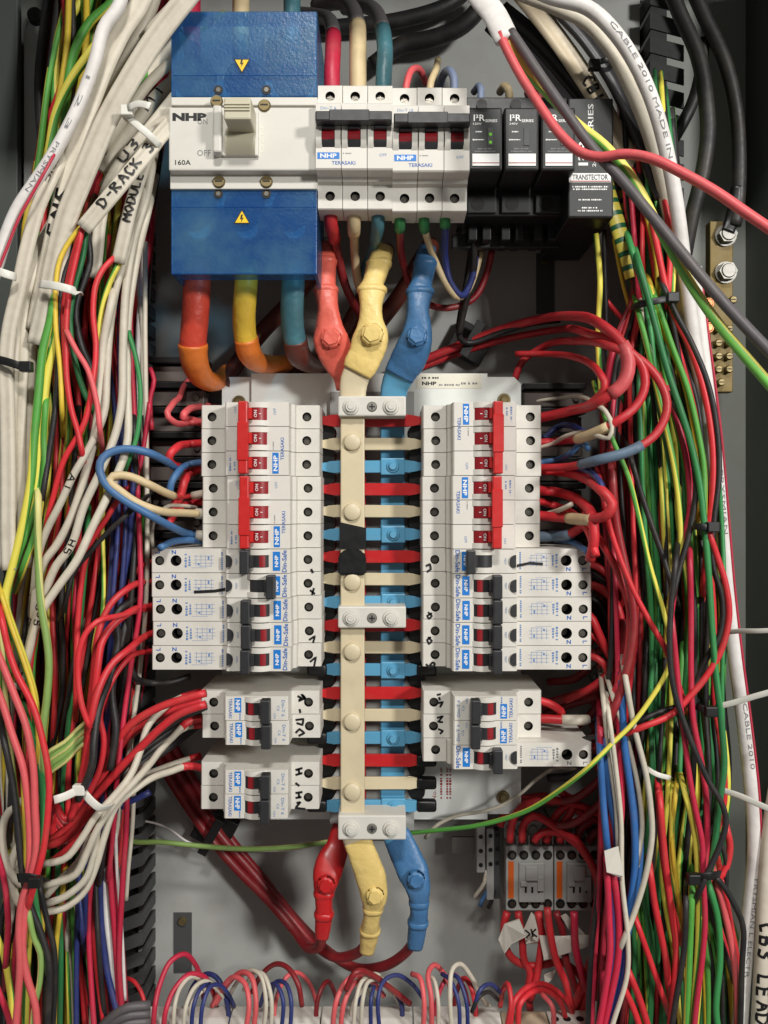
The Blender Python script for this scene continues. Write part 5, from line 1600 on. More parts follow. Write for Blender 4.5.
# cream wires to the short breakers, tied, looping back
CW = [
    ([(206, 691, 655), (190, 695, 650), (176, 700, 642), (162, 710, 634), (148, 726, 626), (140, 752, 618), (130, 776, 608), (114, 796, 600), (96, 816, 594), (82, 838, 592), (66, 858, 590), (44, 864, 592)], (0, .13), 'first'),
    ([(206, 718, 655), (188, 722, 650), (174, 736, 640), (162, 748, 630), (150, 764, 620), (136, 780, 608), (114, 804, 598), (98, 828, 594), (88, 850, 592), (76, 874, 590), (44, 886, 592)], (0, .12), 'second'),
    ([(206, 724, 664), (184, 728, 656), (166, 744, 646), (152, 760, 634), (138, 772, 622), (118, 792, 606), (100, 820, 600), (94, 852, 598), (86, 878, 596), (66, 896, 594), (46, 904, 594)], (0, .02), 'third'),
    ([(206, 769, 655), (188, 766, 648), (172, 771, 636), (152, 778, 622), (134, 790, 610), (116, 806, 602), (104, 838, 600), (96, 866, 600), (84, 892, 600), (64, 908, 598), (44, 912, 598)], (0, .14), 'fourth'),
    ([(200, 756, 676), (180, 762, 664), (158, 770, 650), (140, 778, 632), (116, 798, 612), (96, 824, 608), (80, 860, 606), (60, 880, 602), (46, 896, 600)], (0, .02), 'fifth'),
]
for p_, (a, bb), nm in CW:
    wire('w', 7, p_, label=f'cream wire into the short left breakers, {nm} of the five tied together', sides=12, sleeves=[(a, bb, 'r', .0004)])
wire('w', 8, [(34, 886, 594), (18, 882, 594), (6, 862, 594), (2, 834, 594), (6, 816, 594), (14, 806, 596), (22, 800, 600)], label='cream wire looping out at the lower left edge, outer', sides=12)
wire('w', 8, [(36, 908, 596), (22, 906, 596), (13, 890, 596), (11, 866, 596), (16, 850, 600), (24, 836, 604)], label='cream wire looping out at the lower left edge, inner', sides=12)
for k, (pts, d) in enumerate((([(206, 700), (170, 712), (140, 728), (122, 744), (106, 776), (88, 806)], 640), ([(206, 706), (172, 722), (142, 746), (118, 774), (84, 810), (60, 836)], 630), ([(206, 704), (176, 716), (136, 752), (104, 786), (76, 822), (50, 842)], 618), ([(206, 693), (184, 699), (160, 707), (134, 722), (118, 740), (108, 764), (94, 800)], 622), ([(52, 862), (70, 848), (92, 826), (110, 800)], 606), ([(48, 846), (66, 838), (84, 820), (96, 800)], 612))):
    wire('r' if k != 1 else 'k', 8, pts, d, label=['red wire reaching the upper short left breaker, hindmost', 'black wire slanting from the short left breakers to the loom', 'red wire slanting under the black one to the loom', 'red wire slanting above the tied cream wires', 'red wire crossing under the white tie at lower left', 'second red wire crossing under the white tie at lower left'][k], sides=12)
for k in range(6):
    wire('k', 8, [(206, 704 + k * 3, 690), (170, 722 + k * 5, 684), (140, 744 + k * 5, 672), (110, 776 + k * 6, 656), (80, 806 + k * 8, 640)], label='black wire in the shadow behind the tied cream wires', group='shadowed black wires')
for k in range(7):
    wire('d' if k % 2 else 'r', 7, [(46 + k, 790 + k * 4, 620), (56, 806 + k * 6, 624), (66 + k, 820 + k * 5, 626), (84, 800 + k * 7, 626), (98, 780 + k * 5, 628)], label='red wire bunched under the white tie at lower left', group='bunched red wires')

RT = [
    ('k', 7, [(664, 288), (676, 314), (692, 344), (708, 384), (717, 430), (719, 476), (714, 520), (712, 560), (722, 600), (720, 634), (706, 660), (694, 690), (690, 720)], 600),
    ('r', 8, [(654, 230), (664, 280), (674, 314), (692, 352), (706, 400), (713, 452), (712, 500), (707, 548), (704, 580)], 602),
    ('r', 8, [(708, 530), (717, 556), (726, 586), (729, 616), (722, 648), (708, 674), (692, 694), (672, 714), (640, 728), (616, 737, 604), (600, 744, 624), (586, 749, 648)], 590),
    ('k', 7, [(680, 706, 600), (660, 712, 598), (636, 722, 600), (610, 734, 610), (590, 738, 630)], 600),
    ('g', 8, [(640, 268), (654, 320), (668, 372), (680, 408), (690, 440), (699, 480), (705, 530), (709, 580), (712, 628), (716, 676), (722, 730), (724, 766), (719, 806), (714, 850), (708, 880)], 590),
    ('g', 8, [(632, 250), (644, 290), (650, 330), (654, 370), (662, 420), (672, 470)], 606), ('e', 7, [(650, 296), (660, 340), (668, 390), (680, 440), (688, 480), (690, 530), (690, 580)], 604),
    ('e', 7, [(656, 300), (672, 346), (688, 390), (698, 432), (704, 470), (704, 520)], 604), ('y', 6, [(652, 290), (664, 332), (682, 376), (692, 420), (698, 462), (698, 506)], 608),
    ('e', 7, [(640, 318), (652, 366), (664, 418), (674, 466), (679, 506), (680, 556), (670, 600), (666, 640)], 598),
    ('e', 6, [(606, 420), (612, 438), (628, 476), (638, 514), (650, 566), (663, 610), (669, 640), (668, 668), (650, 700), (634, 722), (612, 744), (590, 766), (560, 790, 606), (526, 811, 626), (480, 825, 650), (440, 830, 676), (400, 834, 698), (345, 839, 702)], 588),
    ('r', 7, [(604, 500), (610, 528), (620, 558), (634, 592), (650, 622), (668, 654), (680, 690)], 594),
    ('c', 7, [(690, 560), (691, 610), (691, 670), (693, 718), (701, 760), (706, 796), (707, 840), (704, 878)], 592),
    ('c', 7, [(672, 620), (676, 660), (679, 692), (684, 734), (690, 780), (696, 812), (702, 842), (703, 878), (705, 918), (703, 952), (697, 1000), (693, 1040)], 586),
    ('k', 7, [(676, 560), (671, 606), (670, 658), (675, 694), (689, 736), (708, 780), (722, 804), (726, 822), (719, 848), (708, 872), (700, 890)], 580),
    ('k', 7, [(712, 874), (722, 884), (734, 904), (743, 926), (742, 966), (740, 1040)], 588), ('k', 6, [(720, 840), (726, 860), (726, 890)], 600),
    ('k', 7, [(632, 462), (640, 490), (652, 526), (664, 560), (672, 586)], 596), ('k', 7, [(672, 400), (684, 424), (694, 456), (696, 490), (690, 530), (680, 566), (672, 600)], 594),
    ('c', 8, [(668, 390), (680, 430), (688, 470), (690, 510), (684, 540), (676, 580), (670, 620)], 602),
    ('d', 10, [(612, 470), (616, 520), (626, 570), (633, 604), (634, 626), (629, 660), (620, 694), (611, 716)], 596),
    ('r', 9, [(600, 540), (616, 568), (628, 600), (630, 630), (624, 670), (612, 700), (606, 730)], 606),
    ('b', 9, [(622, 690), (624, 740), (630, 786), (634, 822), (635, 866), (629, 912), (621, 948), (612, 1000), (606, 1040)], 598), ('b', 8, [(604, 750), (610, 800), (616, 832), (619, 870), (621, 936), (616, 990)], 600),
    ('b', 8, [(600, 752), (603, 800), (607, 845)], 596), ('b', 7, [(628, 776), (634, 800), (640, 830), (640, 866), (634, 905), (628, 935)], 604),
    ('w', 7, [(626, 680), (634, 726), (646, 774), (651, 810), (652, 836), (646, 874), (634, 914), (622, 944)], 592), ('w', 6, [(614, 700), (630, 750), (640, 800), (642, 830), (638, 860)], 600),
    ('w', 6, [(604, 706), (610, 762), (616, 806), (618, 845)], 596), ('w', 6, [(609, 716), (616, 770), (621, 820), (622, 880), (628, 940), (627, 976), (614, 1020), (608, 1040)], 590),
    ('c', 8, [(607, 868), (609, 916), (610, 952), (603, 1004), (596, 1040)], 594), ('v', 6, [(610, 868), (614, 920), (614, 960), (606, 1010), (600, 1040)], 598), ('c', 8, [(613, 868), (619, 920), (618, 960), (608, 1010), (602, 1040)], 594), ('n', 8, [(620, 880), (626, 930), (624, 970), (612, 1020), (606, 1040)], 596),
    ('c', 7, [(618, 690), (620, 760), (622, 810), (617, 850)], 602), ('c', 7, [(600, 730), (602, 790), (606, 846)], 604),
    ('r', 8, [(650, 870), (654, 900), (660, 930), (666, 960), (668, 980)], 600), ('r', 8, [(660, 800), (664, 850), (670, 900), (676, 950), (672, 1010), (668, 1040)], 598), ('r', 7, [(658, 790), (662, 850), (668, 890), (678, 930)], 604),
    ('y', 6, [(676, 790), (672, 830), (676, 880), (684, 930), (688, 970)], 606), ('e', 6, [(672, 800), (672, 860), (678, 900)], 608), ('e', 8, [(692, 890), (690, 940), (688, 990), (686, 1040)], 590), ('g', 8, [(708, 882), (718, 920), (720, 960), (716, 1010), (720, 1040)], 592),
    ('e', 7, [(684, 790), (694, 830), (698, 880), (698, 940), (694, 1000), (692, 1040)], 592), ('k', 7, [(686, 900), (684, 950), (676, 1000), (670, 1040)], 588), ('p', 8, [(716, 880), (724, 910), (734, 960), (738, 1020), (738, 1040)], 594), ('r', 7, [(722, 880), (730, 920), (738, 970), (736, 1040)], 600),
    ('r', 8, [(726, 826), (730, 846), (726, 868), (718, 880)], 600), ('r', 8, [(628, 970), (640, 1000), (652, 1040)], 596), ('r', 8, [(620, 980), (634, 1010), (644, 1040)], 598), ('r', 7, [(636, 920), (650, 960), (664, 1000)], 606),
    ('e', 7, [(596, 234), (600, 280), (598, 340), (602, 400)], 640), ('k', 6, [(604, 230), (606, 300), (608, 370)], 646), ('y', 5, [(614, 238), (622, 280), (630, 310), (640, 350)], 640),
    ('r', 6, [(606, 300), (616, 312), (626, 324), (634, 350)], 650), ('g', 6, [(610, 352), (618, 380), (624, 404)], 640), ('w', 5, [(642, 316), (644, 336), (650, 350), (650, 364)], 600),
    ('k', 12, [(636, 166), (646, 196), (656, 226), (664, 262)], 622), ('r', 7, [(634, 176), (644, 206), (650, 240), (656, 280)], 616), ('y', 6, [(640, 190), (648, 220), (656, 260), (658, 290)], 612), ('r', 7, [(664, 196), (668, 220), (670, 260), (668, 296)], 604), ('e', 6, [(670, 198), (673, 222), (674, 262), (672, 300)], 606),
]
for code, w, pts, d in RT:
    loom(code, w * .8, pts, 'R', d)
bpy.data.objects[[o.name for o in COL.objects if o.name.startswith('green_and_yellow_wire') and o.get('group', '').endswith('right of the breakers')][4]]
wire('h', 5, [(345, 839, 700), (300, 846, 700), (250, 849, 702), (200, 846, 704), (160, 842, 704), (136, 842, 706), (120, 838, 712)], label='thin green and yellow wire strung across the lower left panel')
wire('W', 2.2, [(132, 820, 730), (150, 822, 730), (168, 828, 732), (188, 842, 734), (212, 848, 736), (240, 850, 738), (290, 850, 738), (320, 844, 738)], label='very thin white wire strung across the lower left panel')
wire('w', 3.5, [(425, 838, 690), (436, 826, 684), (456, 816, 680), (480, 812, 676), (500, 806, 674), (520, 794, 676), (536, 780, 680), (556, 768, 690), (580, 770, 700)], label='thin cream wire crossing the lower right of the busbar pan')
RRW = [
    ('r', 7, [(584, 563, 650), (596, 566, 644), (610, 576, 640), (622, 588, 638), (625, 600, 640), (616, 612, 648)], 'red wire into top long breaker at right'),
    ('r', 8, [(584, 586, 650), (596, 586, 642), (608, 594, 636), (618, 608, 632), (622, 628, 632), (618, 656, 636), (606, 676, 644), (588, 690, 656), (566, 700, 670)], 'red wire into second long breaker at right'),
    ('r', 8, [(584, 612, 650), (592, 618, 644), (600, 636, 640), (608, 652, 640), (618, 664, 642), (618, 684, 648)], 'red wire into third long breaker at right'),
    ('r', 8, [(584, 633, 650), (594, 636, 646), (604, 646, 642), (612, 660, 640)], 'red wire into fourth long breaker at right'),
    ('r', 7, [(584, 656, 650), (594, 657, 644), (604, 664, 640), (608, 674, 642), (602, 684, 650)], 'red wire into lowest long breaker at right'),
    ('k', 8, [(586, 574, 660), (600, 580, 654), (610, 600, 650), (614, 630, 650), (606, 652, 656)], 'black wire bowing out beside the long breakers at right'),
    ('k', 8, [(586, 598, 664), (600, 604, 660), (608, 622, 660), (610, 648, 662)], 'second black wire bowing out beside the long breakers at right'),
    ('k', 8, [(586, 668, 664), (598, 660, 660), (608, 654, 656), (614, 640, 656)], 'black wire hooked at the lowest long breaker at right'),
    ('d', 10, [(540, 706, 690), (566, 698, 684), (590, 690, 668), (608, 678, 650), (622, 650, 632), (626, 620, 626)], 'dark red cable sweeping below the long breakers at right'),
    ('d', 9, [(540, 716, 700), (570, 704, 694), (600, 694, 680), (620, 670, 660)], 'second dark red cable sweeping below the long breakers at right'),
    ('r', 8, [(534, 699, 655), (548, 703, 652), (560, 710, 652), (562, 714, 656)], 'short red wire out of the upper short right breaker'),
    ('r', 9, [(534, 719, 655), (548, 719, 652), (564, 720, 650), (580, 720, 650), (588, 720, 652)], 'red wire ending in a cream sleeve at the short right breaker'),
]
for c_, w_, p_, lb in RRW:
    wire(c_, w_, p_, label=lb, sides=12, sleeves=[(.5, 1, 'w', .0006)] if 'ending' in lb else ())

# ------------------------------------------------------------------ the bulk of the looms
LKN = [(-30, 60, 175), (60, 50, 175), (150, 40, 160), (240, 25, 150), (330, 20, 145), (420, 32, 146), (520, 20, 148), (600, 4, 148), (680, 0, 140), (760, 0, 128), (840, 8, 120), (880, 10, 112), (940, 0, 118), (1060, -6, 128)]
RKN = [(120, 620, 672), (200, 626, 678), (250, 630, 676), (300, 633, 676), (360, 612, 694), (430, 604, 716), (527, 606, 722), (610, 610, 726), (700, 608, 722), (790, 602, 728), (878, 600, 716), (950, 592, 736), (1060, 586, 742)]


def bulk(zone, kn, n, cols, d0, d1, seed, w0=4.2, w1=5.8):
    rg = random.Random(seed)
    for i in range(n):
        u = rg.random()
        dd = rg.uniform(d0, d1)
        code = cols(u, rg)
        k0 = rg.choice((0, 0, 1, 2, 3)) if zone == 'L' else rg.choice((0, 0, 0, 4, 5))
        k1 = len(kn) - rg.choice((0, 0, 0, 1, 2))
        pts = []
        for (y, xl, xr) in kn[k0:k1]:
            u = min(max(u + rg.uniform(-.05, .05), 0.0), 1.0)
            pts.append((xl + (xr - xl) * u, y + rg.uniform(-14, 14), dd + rg.uniform(-9, 9)))
        loom(code, rg.uniform(w0, w1), pts, zone, sides=8, step=.007)


def lcols(u, rg):
    if u > .72:
        return rg.choice('rccdknWwrk')
    return rg.choice('rreekkgywrekdcey')


def rcols(u, rg):
    if u < .26:
        return rg.choice('rrcdrcrk')
    return rg.choice('rekkgeykregeekE')


bulk('L', LKN[3:], 98, lcols, 622, 690, 11)
bulk('R', RKN, 122, rcols, 616, 690, 23)


def stuff_mass(name, label, kn, n, cols, d0, d1, seed, rad=.0026):
    """wires too deep in the loom to tell apart: one object"""
    rg = random.Random(seed)
    groups = {}
    for i in range(n):
        u = rg.random()
        dd = rg.uniform(d0, d1)
        code = cols(u, rg)
        pts = []
        for (y, xl, xr) in kn:
            u = min(max(u + rg.uniform(-.1, .1), 0.0), 1.0)
            pts.append(P(xl + (xr - xl) * u, y + rg.uniform(-14, 14), dd + rg.uniform(-9, 9)))
        c, tt = spline(pts, .012)
        groups.setdefault(code, []).append(tube_mesh('w', c, tt, rad, rad, WIRE[code], 6, twist=rg.uniform(-4, 4), u0=rg.random()))
    bm = bmesh.new()
    me = bpy.data.meshes.new(name)
    uv = None
    for gi, (code, ms) in enumerate(groups.items()):
        me.materials.append(WIRE[code])
        for m_ in ms:
            n0 = len(bm.faces)
            bm.from_mesh(m_)
            bm.faces.ensure_lookup_table()
            for f in bm.faces[n0:]:
                f.material_index = gi
            bpy.data.meshes.remove(m_)
    bm.to_mesh(me)
    bm.free()
    o = link(name, me)
    tag(o, label, 'wires')
    o['kind'] = 'stuff'


stuff_mass('wire_mass', 'dense shadowed mass of thin wires deep inside the left loom', LKN, 150, lcols, 660, 740, 5)
stuff_mass('wire_mass', 'dense shadowed mass of thin wires deep inside the right loom', RKN, 170, rcols, 660, 740, 6)
for k in range(9):
    y0 = 560 + k * 24
    wire('d' if k % 3 else 'k', 8, [(592, y0 - 30, 684 + k), (606, y0, 680), (600 + k, y0 + 40, 684), (576, y0 + 70, 694), (548, y0 + 74, 706)], label='dark red wire in the shadow behind the long breakers at right' if k % 3 else 'black wire in the shadow behind the long breakers at right', group='shadowed wires behind right breakers')

# ------------------------------------------------------------------ cable ties


def tie(label, m, pts, w=5.5, head=None, tail=None):
    """flat strap along pts (px, py, d), with head block and free tail"""
    t = thing('cable_tie', label, 'cable tie')
    q = pix(pts)
    c, tt = spline(q, .003)
    link('strap', tube_mesh('strap', c, tt, .0007, w * .6 / F / 2, m, 10, (0, -1, 0), super_=.6), t)
    if head:
        h = P(*head)
        b_ = MB(); b_.box(h.x - .0042, h.x + .0042, h.y - .004, h.y + .002, h.z - .0036, h.z + .0036, .0008); b_.build('head', m, t)
    if tail:
        c, tt = spline(pix(tail), .003)
        link('tail', tube_mesh('tail', c, tt, .0006, w * .6 / F / 2, m, 10, (0, -1, 0), super_=.6), t)
    return t


tie('white cable tie round the cream wires at lower left', 'tie_white', [(82, 790, 584), (90, 800, 580), (100, 808, 582), (112, 806, 596)], 8, (80, 789, 580), [(80, 789, 578), (66, 796, 574), (54, 800, 570)])
tie('white cable tie round cores below the lettered left cables', 'tie_white', [(40, 284, 580), (56, 286, 572), (72, 290, 574), (80, 294, 586)], 8)
tie('white cable tie across the printed cables at far left edge', 'tie_white', [(-6, 270, 576), (6, 274, 574), (16, 277, 580)], 8)
tie('white cable tie round the cables beside the main switch', 'tie_white', [(124, 112, 586), (136, 124, 580), (148, 134, 580), (160, 146, 588)], 7, (128, 112, 580), [(128, 108, 576), (138, 104, 572), (150, 106, 568)])
tie('black cable tie round the cream cables at far left', 'tie_black', [(-8, 358, 582), (8, 362, 578), (20, 366, 578), (30, 369, 586)], 8, (27, 367, 580))
tie('black cable tie low on the left loom', 'tie_black', [(18, 878, 564), (30, 878, 560), (40, 880, 562), (46, 880, 572)], 9, (36, 881, 560))
tie('black cable tie high on the right loom', 'tie_black', [(632, 307, 606), (642, 304, 594), (656, 301, 590), (670, 298, 592), (678, 296, 600)], 7, (672, 298, 592))
tie('black cable tie at middle of the right loom', 'tie_black', [(693, 526, 590), (704, 527, 584), (716, 527, 590), (720, 526, 600)], 7, (712, 527, 586))
tie('black cable tie low on the right loom', 'tie_black', [(688, 876, 590), (700, 877, 580), (710, 876, 578), (720, 874, 588)], 8, (693, 878, 582))
tie('black cable tie on the ribbed black cable at upper right', 'tie_black', [(590, 68, 622), (600, 62, 612), (612, 58, 610), (618, 54, 620)], 6, (594, 66, 614))
tie('white cable tie tail sticking out right, upper of three', 'tie_white', [(728, 632, 610), (742, 631, 600), (758, 631, 590), (780, 630, 580)], 5)
tie('white cable tie tail sticking out right, middle of three', 'tie_white', [(716, 707, 600), (736, 702, 592), (756, 696, 584), (785, 688, 574)], 6)
tie('white cable tie tail sticking out right, lowest of three', 'tie_white', [(722, 790, 610), (740, 796, 600), (758, 804, 590), (785, 816, 576)], 6)
tie('white cable tie round red wires inside the right loom', 'tie_white', [(646, 768, 596), (656, 774, 590), (670, 778, 594)], 5)
tie('black cable tie beside the middle white tail at right', 'tie_black', [(696, 706, 594), (706, 710, 588), (716, 712, 592)], 7, (710, 711, 588))

# ------------------------------------------------------------------ earth bars


def earth_bar(label, px0, px1, py0, py1, d, big, small):
    t = thing('earth_bar', label, 'earth bar')
    q = MB(MM); q.box(X(px0, d), X(px1, d), Y(d), Y(d) + 11, Z(py1, d), Z(py0, d), .7); q.build('bar', 'brass', t)
    for px, py in big:
        q = MB(MM); q.cyl((X(px, d), Y(d), Z(py, d)), (0, -1, 0), 9.5, 2, 22); q.cyl((X(px, d), Y(d) - 2, Z(py, d)), (0, -1, 0), 8, 6, 6, 8); q.cyl((X(px, d), Y(d) - 8, Z(py, d)), (0, -1, 0), 6.4, 1.2, 18, 5.6); q.build('hex_bolt', 'bright_steel', t)
    for px, py in small:
        q = MB(MM); q.cyl((X(px, d), Y(d), Z(py, d)), (0, -1, 0), 3.1, 4, 12); q.cyl((X(px, d), Y(d) - 4, Z(py, d)), (0, -1, 0), 3.6, 2, 12, 2.6); s_ = q.build('screw', 'zinc_gold', t)
        q = MB(MM); q.box(X(px, d) - 2.3, X(px, d) + 2.3, Y(d) - 6.25, Y(d) - 6.02, Z(py, d) - .4, Z(py, d) + .4); q.build('screw_slot', 'hole_black', s_)


earth_bar('brass earth bar with two large bolts and paired screws at right', 710, 733, 221, 392, 735, ((725, 236), (725, 273)), [(x, y) for y in (330, 344, 357, 370) for x in (716.5, 727)] + [(719, 383), (731, 301)])
earth_bar('brass earth bar half hidden by green wires at left', 18, 33, 424, 560, 700, ((25, 431), (23, 456)), [(24, y) for y in range(480, 560, 9)])
for k in range(3):
    q = MB(MM); q.cyl((X(704, 735), Y(733), Z(306 + k * 12, 735)), (0, -1, 0), 4.5, 9, 12); q.cyl((X(704, 735), Y(724), Z(306 + k * 12, 735)), (0, -1, 0), 4, 1.2, 12, 3)
    tag(q.build('copper_stud', 'copper'), 'copper stud left of the right brass earth bar', 'stud', 'copper studs')
t = thing('cable_lug', 'black lug boot on the upper bolt of the brass earth bar', 'lug')
boot('boot', [(737, 188, 726, 15, 14), (735, 206, 727, 15, 12), (731, 222, 728, 14, 7), (728, 232, 726, 13, 4)], 'tape_black', t)

# ------------------------------------------------------------------ contactors and small terminals, lower right


def contactor(label, px0, px1, d=716.0):
    t = thing('contactor', label, 'contactor')
    xa, xb = X(px0, d), X(px1, d)
    z1, z0 = Z(846, d), Z(911, d)
    q = MB(MM); q.box(xa, xb, Y(d), Y(d) + 44, z0, z1, 1); q.box(xa + .5, xb - .5, Y(d) + 14, Y(d) + 46, z1 + .2, z1 + 16, .8); q.build('housing', 'contactor_grey', t)
    n = 4
    for i in range(n):
        x = xa + (xb - xa) * (i + .5) / n
        for z in (z1 - 7.5, z0 + 6.5):
            q = MB(MM); q.cyl((x, Y(d) - .15, z), (0, -1, 0), 3.9, .5, 16); h = q.build('terminal_ring', 'hole_black', t)
            q = MB(MM); q.cyl((x + .4, Y(d) - .7, z - .4), (0, -1, 0), 2.2, .4, 10); q.build('screw', 'screw_steel', h)
        q = MB(MM); q.cyl((x, Y(d) + 13.9, z1 + 9), (0, -1, 0), 3.8, 2, 14); q.build('terminal_screw', 'screw_steel', t)
        q = MB(MM); q.box(x + (xb - xa) / n / 2 - .6, x + (xb - xa) / n / 2 + .4, Y(d) + 2, Y(d) + 13.8, z1 + .3, z1 + 8); q.build('barrier', 'contactor_grey', t)
    q = MB(MM); q.box(xa + 1.8, xa + 6.6, Y(d) - .4, Y(d) - .1, z0 + 11, z1 - 13); q.build('orange_strip', 'contactor_orange', t)
    xm0, xm1 = xa + (xb - xa) * .26, xa + (xb - xa) * .8
    q = MB(MM); q.box(xm0, xm1, Y(d) - 4, Y(d) - .1, z0 + 9, z1 - 13, .8); q.build('armature_cover', 'contactor_grey', t)
    q = MB(MM)
    w = xm1 - xm0
    q.box(xm0 + w * .25, xm0 + w * .7, Y(d) - 6.5, Y(d) - 4.05, z1 - 27, z1 - 15, .5); q.box(xm0 + w * .05, xm0 + w * .3, Y(d) - 6, Y(d) - 4.05, z1 - 32, z1 - 28, .4)
    q.box(xm0 + w * .7, xm0 + w * .95, Y(d) - 6, Y(d) - 4.05, z1 - 36, z1 - 24, .4); q.build('latch', 'contactor_grey', t)
    for k in range(3):
        q = MB(MM); q.box(xm0 + w * (.22 + .25 * k), xm0 + w * (.30 + .25 * k), Y(d) - 4.3, Y(d) - 4.06, z1 - 38, z1 - 33); q.build('slot', 'hole_black', t)
    return t


contactor('grey contactor with orange strip, left of the pair under the red wires', 506, 553.5)
contactor('grey contactor with orange strip, right of the pair beside the loom', 554.5, 600)
t = thing('terminal_strip', 'small grey terminal strip on a steel rail left of the contactors', 'terminal block')
d = 730
q = MB(MM); q.box(X(453, d), X(488, d), Y(d) + 10, Y(d) + 13, Z(858, d), Z(842, d)); q.build('rail', 'bright_steel', t)
for k, px in enumerate((476, 486, 493)):
    q = MB(MM); q.box(X(px, d), X(px + 8.5 - k, d), Y(d) - 6 + k * 2, Y(d) + 9.5, Z(870 if k == 0 else 898, d), Z(824 + k * 3, d), .8); bl = q.build('terminal', 'contactor_grey' if k < 2 else 'duct_grey', t)
    for py in (834, 848, 862):
        q = MB(MM); q.cyl((X(px + 4, d), Y(d) - 6.1 + k * 2, Z(py, d)), (0, -1, 0), 1.9, .4, 12); q.build('screw_hole', 'hole_black', bl)
for k, (c_, p_) in enumerate((('w', [(486, 870), (484, 884), (478, 892), (474, 898)]), ('B', [(490, 876), (488, 890), (482, 900), (480, 906)]), ('k', [(494, 890), (492, 900), (488, 908)]))):
    wire(c_, 4, p_, 728, label=f'short thin {WNAME[c_]} wire under the small terminal strip')
CTW = [
    ('r', [(510, 842), (511, 828), (516, 814), (530, 802), (552, 800), (575, 804), (596, 812), (612, 820)]), ('r', [(522, 842), (524, 824), (534, 816), (548, 822), (562, 832), (576, 840), (590, 860), (600, 880)]),
    ('r', [(534, 842), (540, 834), (556, 832), (574, 842), (590, 862), (598, 884), (600, 900)]), ('r', [(560, 842), (562, 826), (570, 814), (574, 802), (560, 792)]), ('d', [(576, 842), (580, 830), (592, 820), (606, 822)]), ('r', [(546, 842), (556, 816), (568, 806), (580, 812), (588, 826)]),
    ('d', [(588, 842), (596, 832), (606, 832), (614, 842)]), ('r', [(500, 826), (508, 808), (528, 798), (548, 796)]),
]
for k, (c_, p_) in enumerate(CTW):
    wire(c_, 7.5, p_, 700 + k * 2, label='red wire tangled over the tops of the contactors', group='contactor feed wires')
for k, (c_, p_) in enumerate((('r', [(507, 912), (504, 926), (506, 948), (514, 960), (530, 966), (548, 964), (560, 962), (576, 972), (586, 990), (580, 1010)]), ('r', [(518, 912), (522, 936), (524, 960), (530, 972), (528, 990), (530, 1010)]), ('r', [(538, 912), (542, 934), (540, 956), (536, 980), (530, 1000)]), ('d', [(556, 912), (562, 930), (566, 960), (576, 990), (582, 1012)]),
                               ('r', [(600, 900), (598, 930), (590, 962), (580, 990), (572, 1020)]), ('r', [(612, 930), (600, 958), (590, 980), (578, 1000), (566, 1020)]), ('r', [(610, 950), (600, 976), (588, 996), (580, 1020)]), ('c', [(574, 912), (576, 950), (584, 980), (596, 1010)]), ('r', [(547, 908), (550, 932), (556, 960), (566, 984), (572, 1010)]), ('r', [(606, 900), (604, 940), (598, 980), (590, 1020)]))):
    wire(c_, 7.5, p_, 700 - k * 3, label='red wire hanging below the contactors behind paper tags', group='contactor outgoing wires')


def tagpaper(label, outline, d, wr=None, thick=.5):
    q = MB(MM)
    rg = random.Random(len(label))
    A = [q.bm.verts.new((X(px, d), Y(d) + rg.uniform(-4, 4), Z(py, d))) for px, py in outline]
    f = q.bm.faces.new(A)
    r = bmesh.ops.extrude_face_region(q.bm, geom=[f])
    for v in r['geom']:
        if isinstance(v, bmesh.types.BMVert):
            v.co.y += thick
    o = tag(q.build('paper_tag', 'paper'), label, 'label')
    if wr:
        pen_marks(o, wr, d - 6, 1.8)
    return o


tagpaper('square white paper tag folded on wires below the contactors', [(498, 938), (505, 926), (520, 921), (526, 934), (512, 946), (505, 955)], 690)
tagpaper('white paper tag with pen writing below the contactors', [(524, 930), (532, 914), (545, 924), (548, 940), (538, 946), (526, 944)], 692, [[(525, 930), (530, 934), (526, 938)], [(531, 929), (533, 937)], [(536, 929), (532, 933), (537, 937)]])
tagpaper('long white paper tag below the contactors, rightmost', [(540, 938), (560, 934), (592, 936), (590, 946), (570, 954), (544, 960)], 684)
tagpaper('narrow white paper tag slanting below the right contactor', [(560, 914), (566, 914), (584, 932), (582, 940), (572, 936)], 688)
tagpaper('small white paper corner above the lower terminals', [(544, 975), (556, 968), (552, 980), (545, 985)], 690)
tagpaper('white paper flag folded round red and blue wires of the right loom', [(603, 849), (618, 846), (623, 875), (619, 877), (606, 871)], 586)
tagpaper('white paper corner at the bottom between red wires', [(592, 1000), (600, 1002), (598, 1030), (586, 1026)], 640)

# ------------------------------------------------------------------ bottom row of terminals with arched wires
d = 640.0
for k, (pa, pb) in enumerate(((143, 232.5), (234, 321.5), (323, 411.5), (413, 498))):
    lb = ['leftmost', 'second from left', 'third from left', 'rightmost'][k]
    t = thing('terminal_cover', f'white terminal cover cut by the bottom edge, {lb} of four', 'terminal cover')
    xa, xb, zt = X(pa, 680), X(pb, 680), Z(1006, 680)
    q = MB(MM)
    q.prism_x([(zt, Y(664)), (zt - 9, Y(d)), (zt - 60, Y(d)), (zt - 60, Y(680)), (zt, Y(680))], xa, xb)
    bmesh.ops.bevel(q.bm, geom=list(q.bm.edges), offset=.6, segments=2, affect='EDGES')
    h = q.build('housing', 'breaker_white', t)
    q = MB(MM); q.box(xa + 6, xb - 22, Y(d) - .6, Y(d) - .1, zt - 14, zt - 13, 0); q.box(xa + 14, xb - 8, Y(d) - .6, Y(d) - .1, zt - 18.5, zt - 17.5, 0); q.build('moulded_ridge', 'breaker_white', h)
t = thing('terminal_cover', 'white terminal cover with brown base in the bottom right', 'terminal cover')
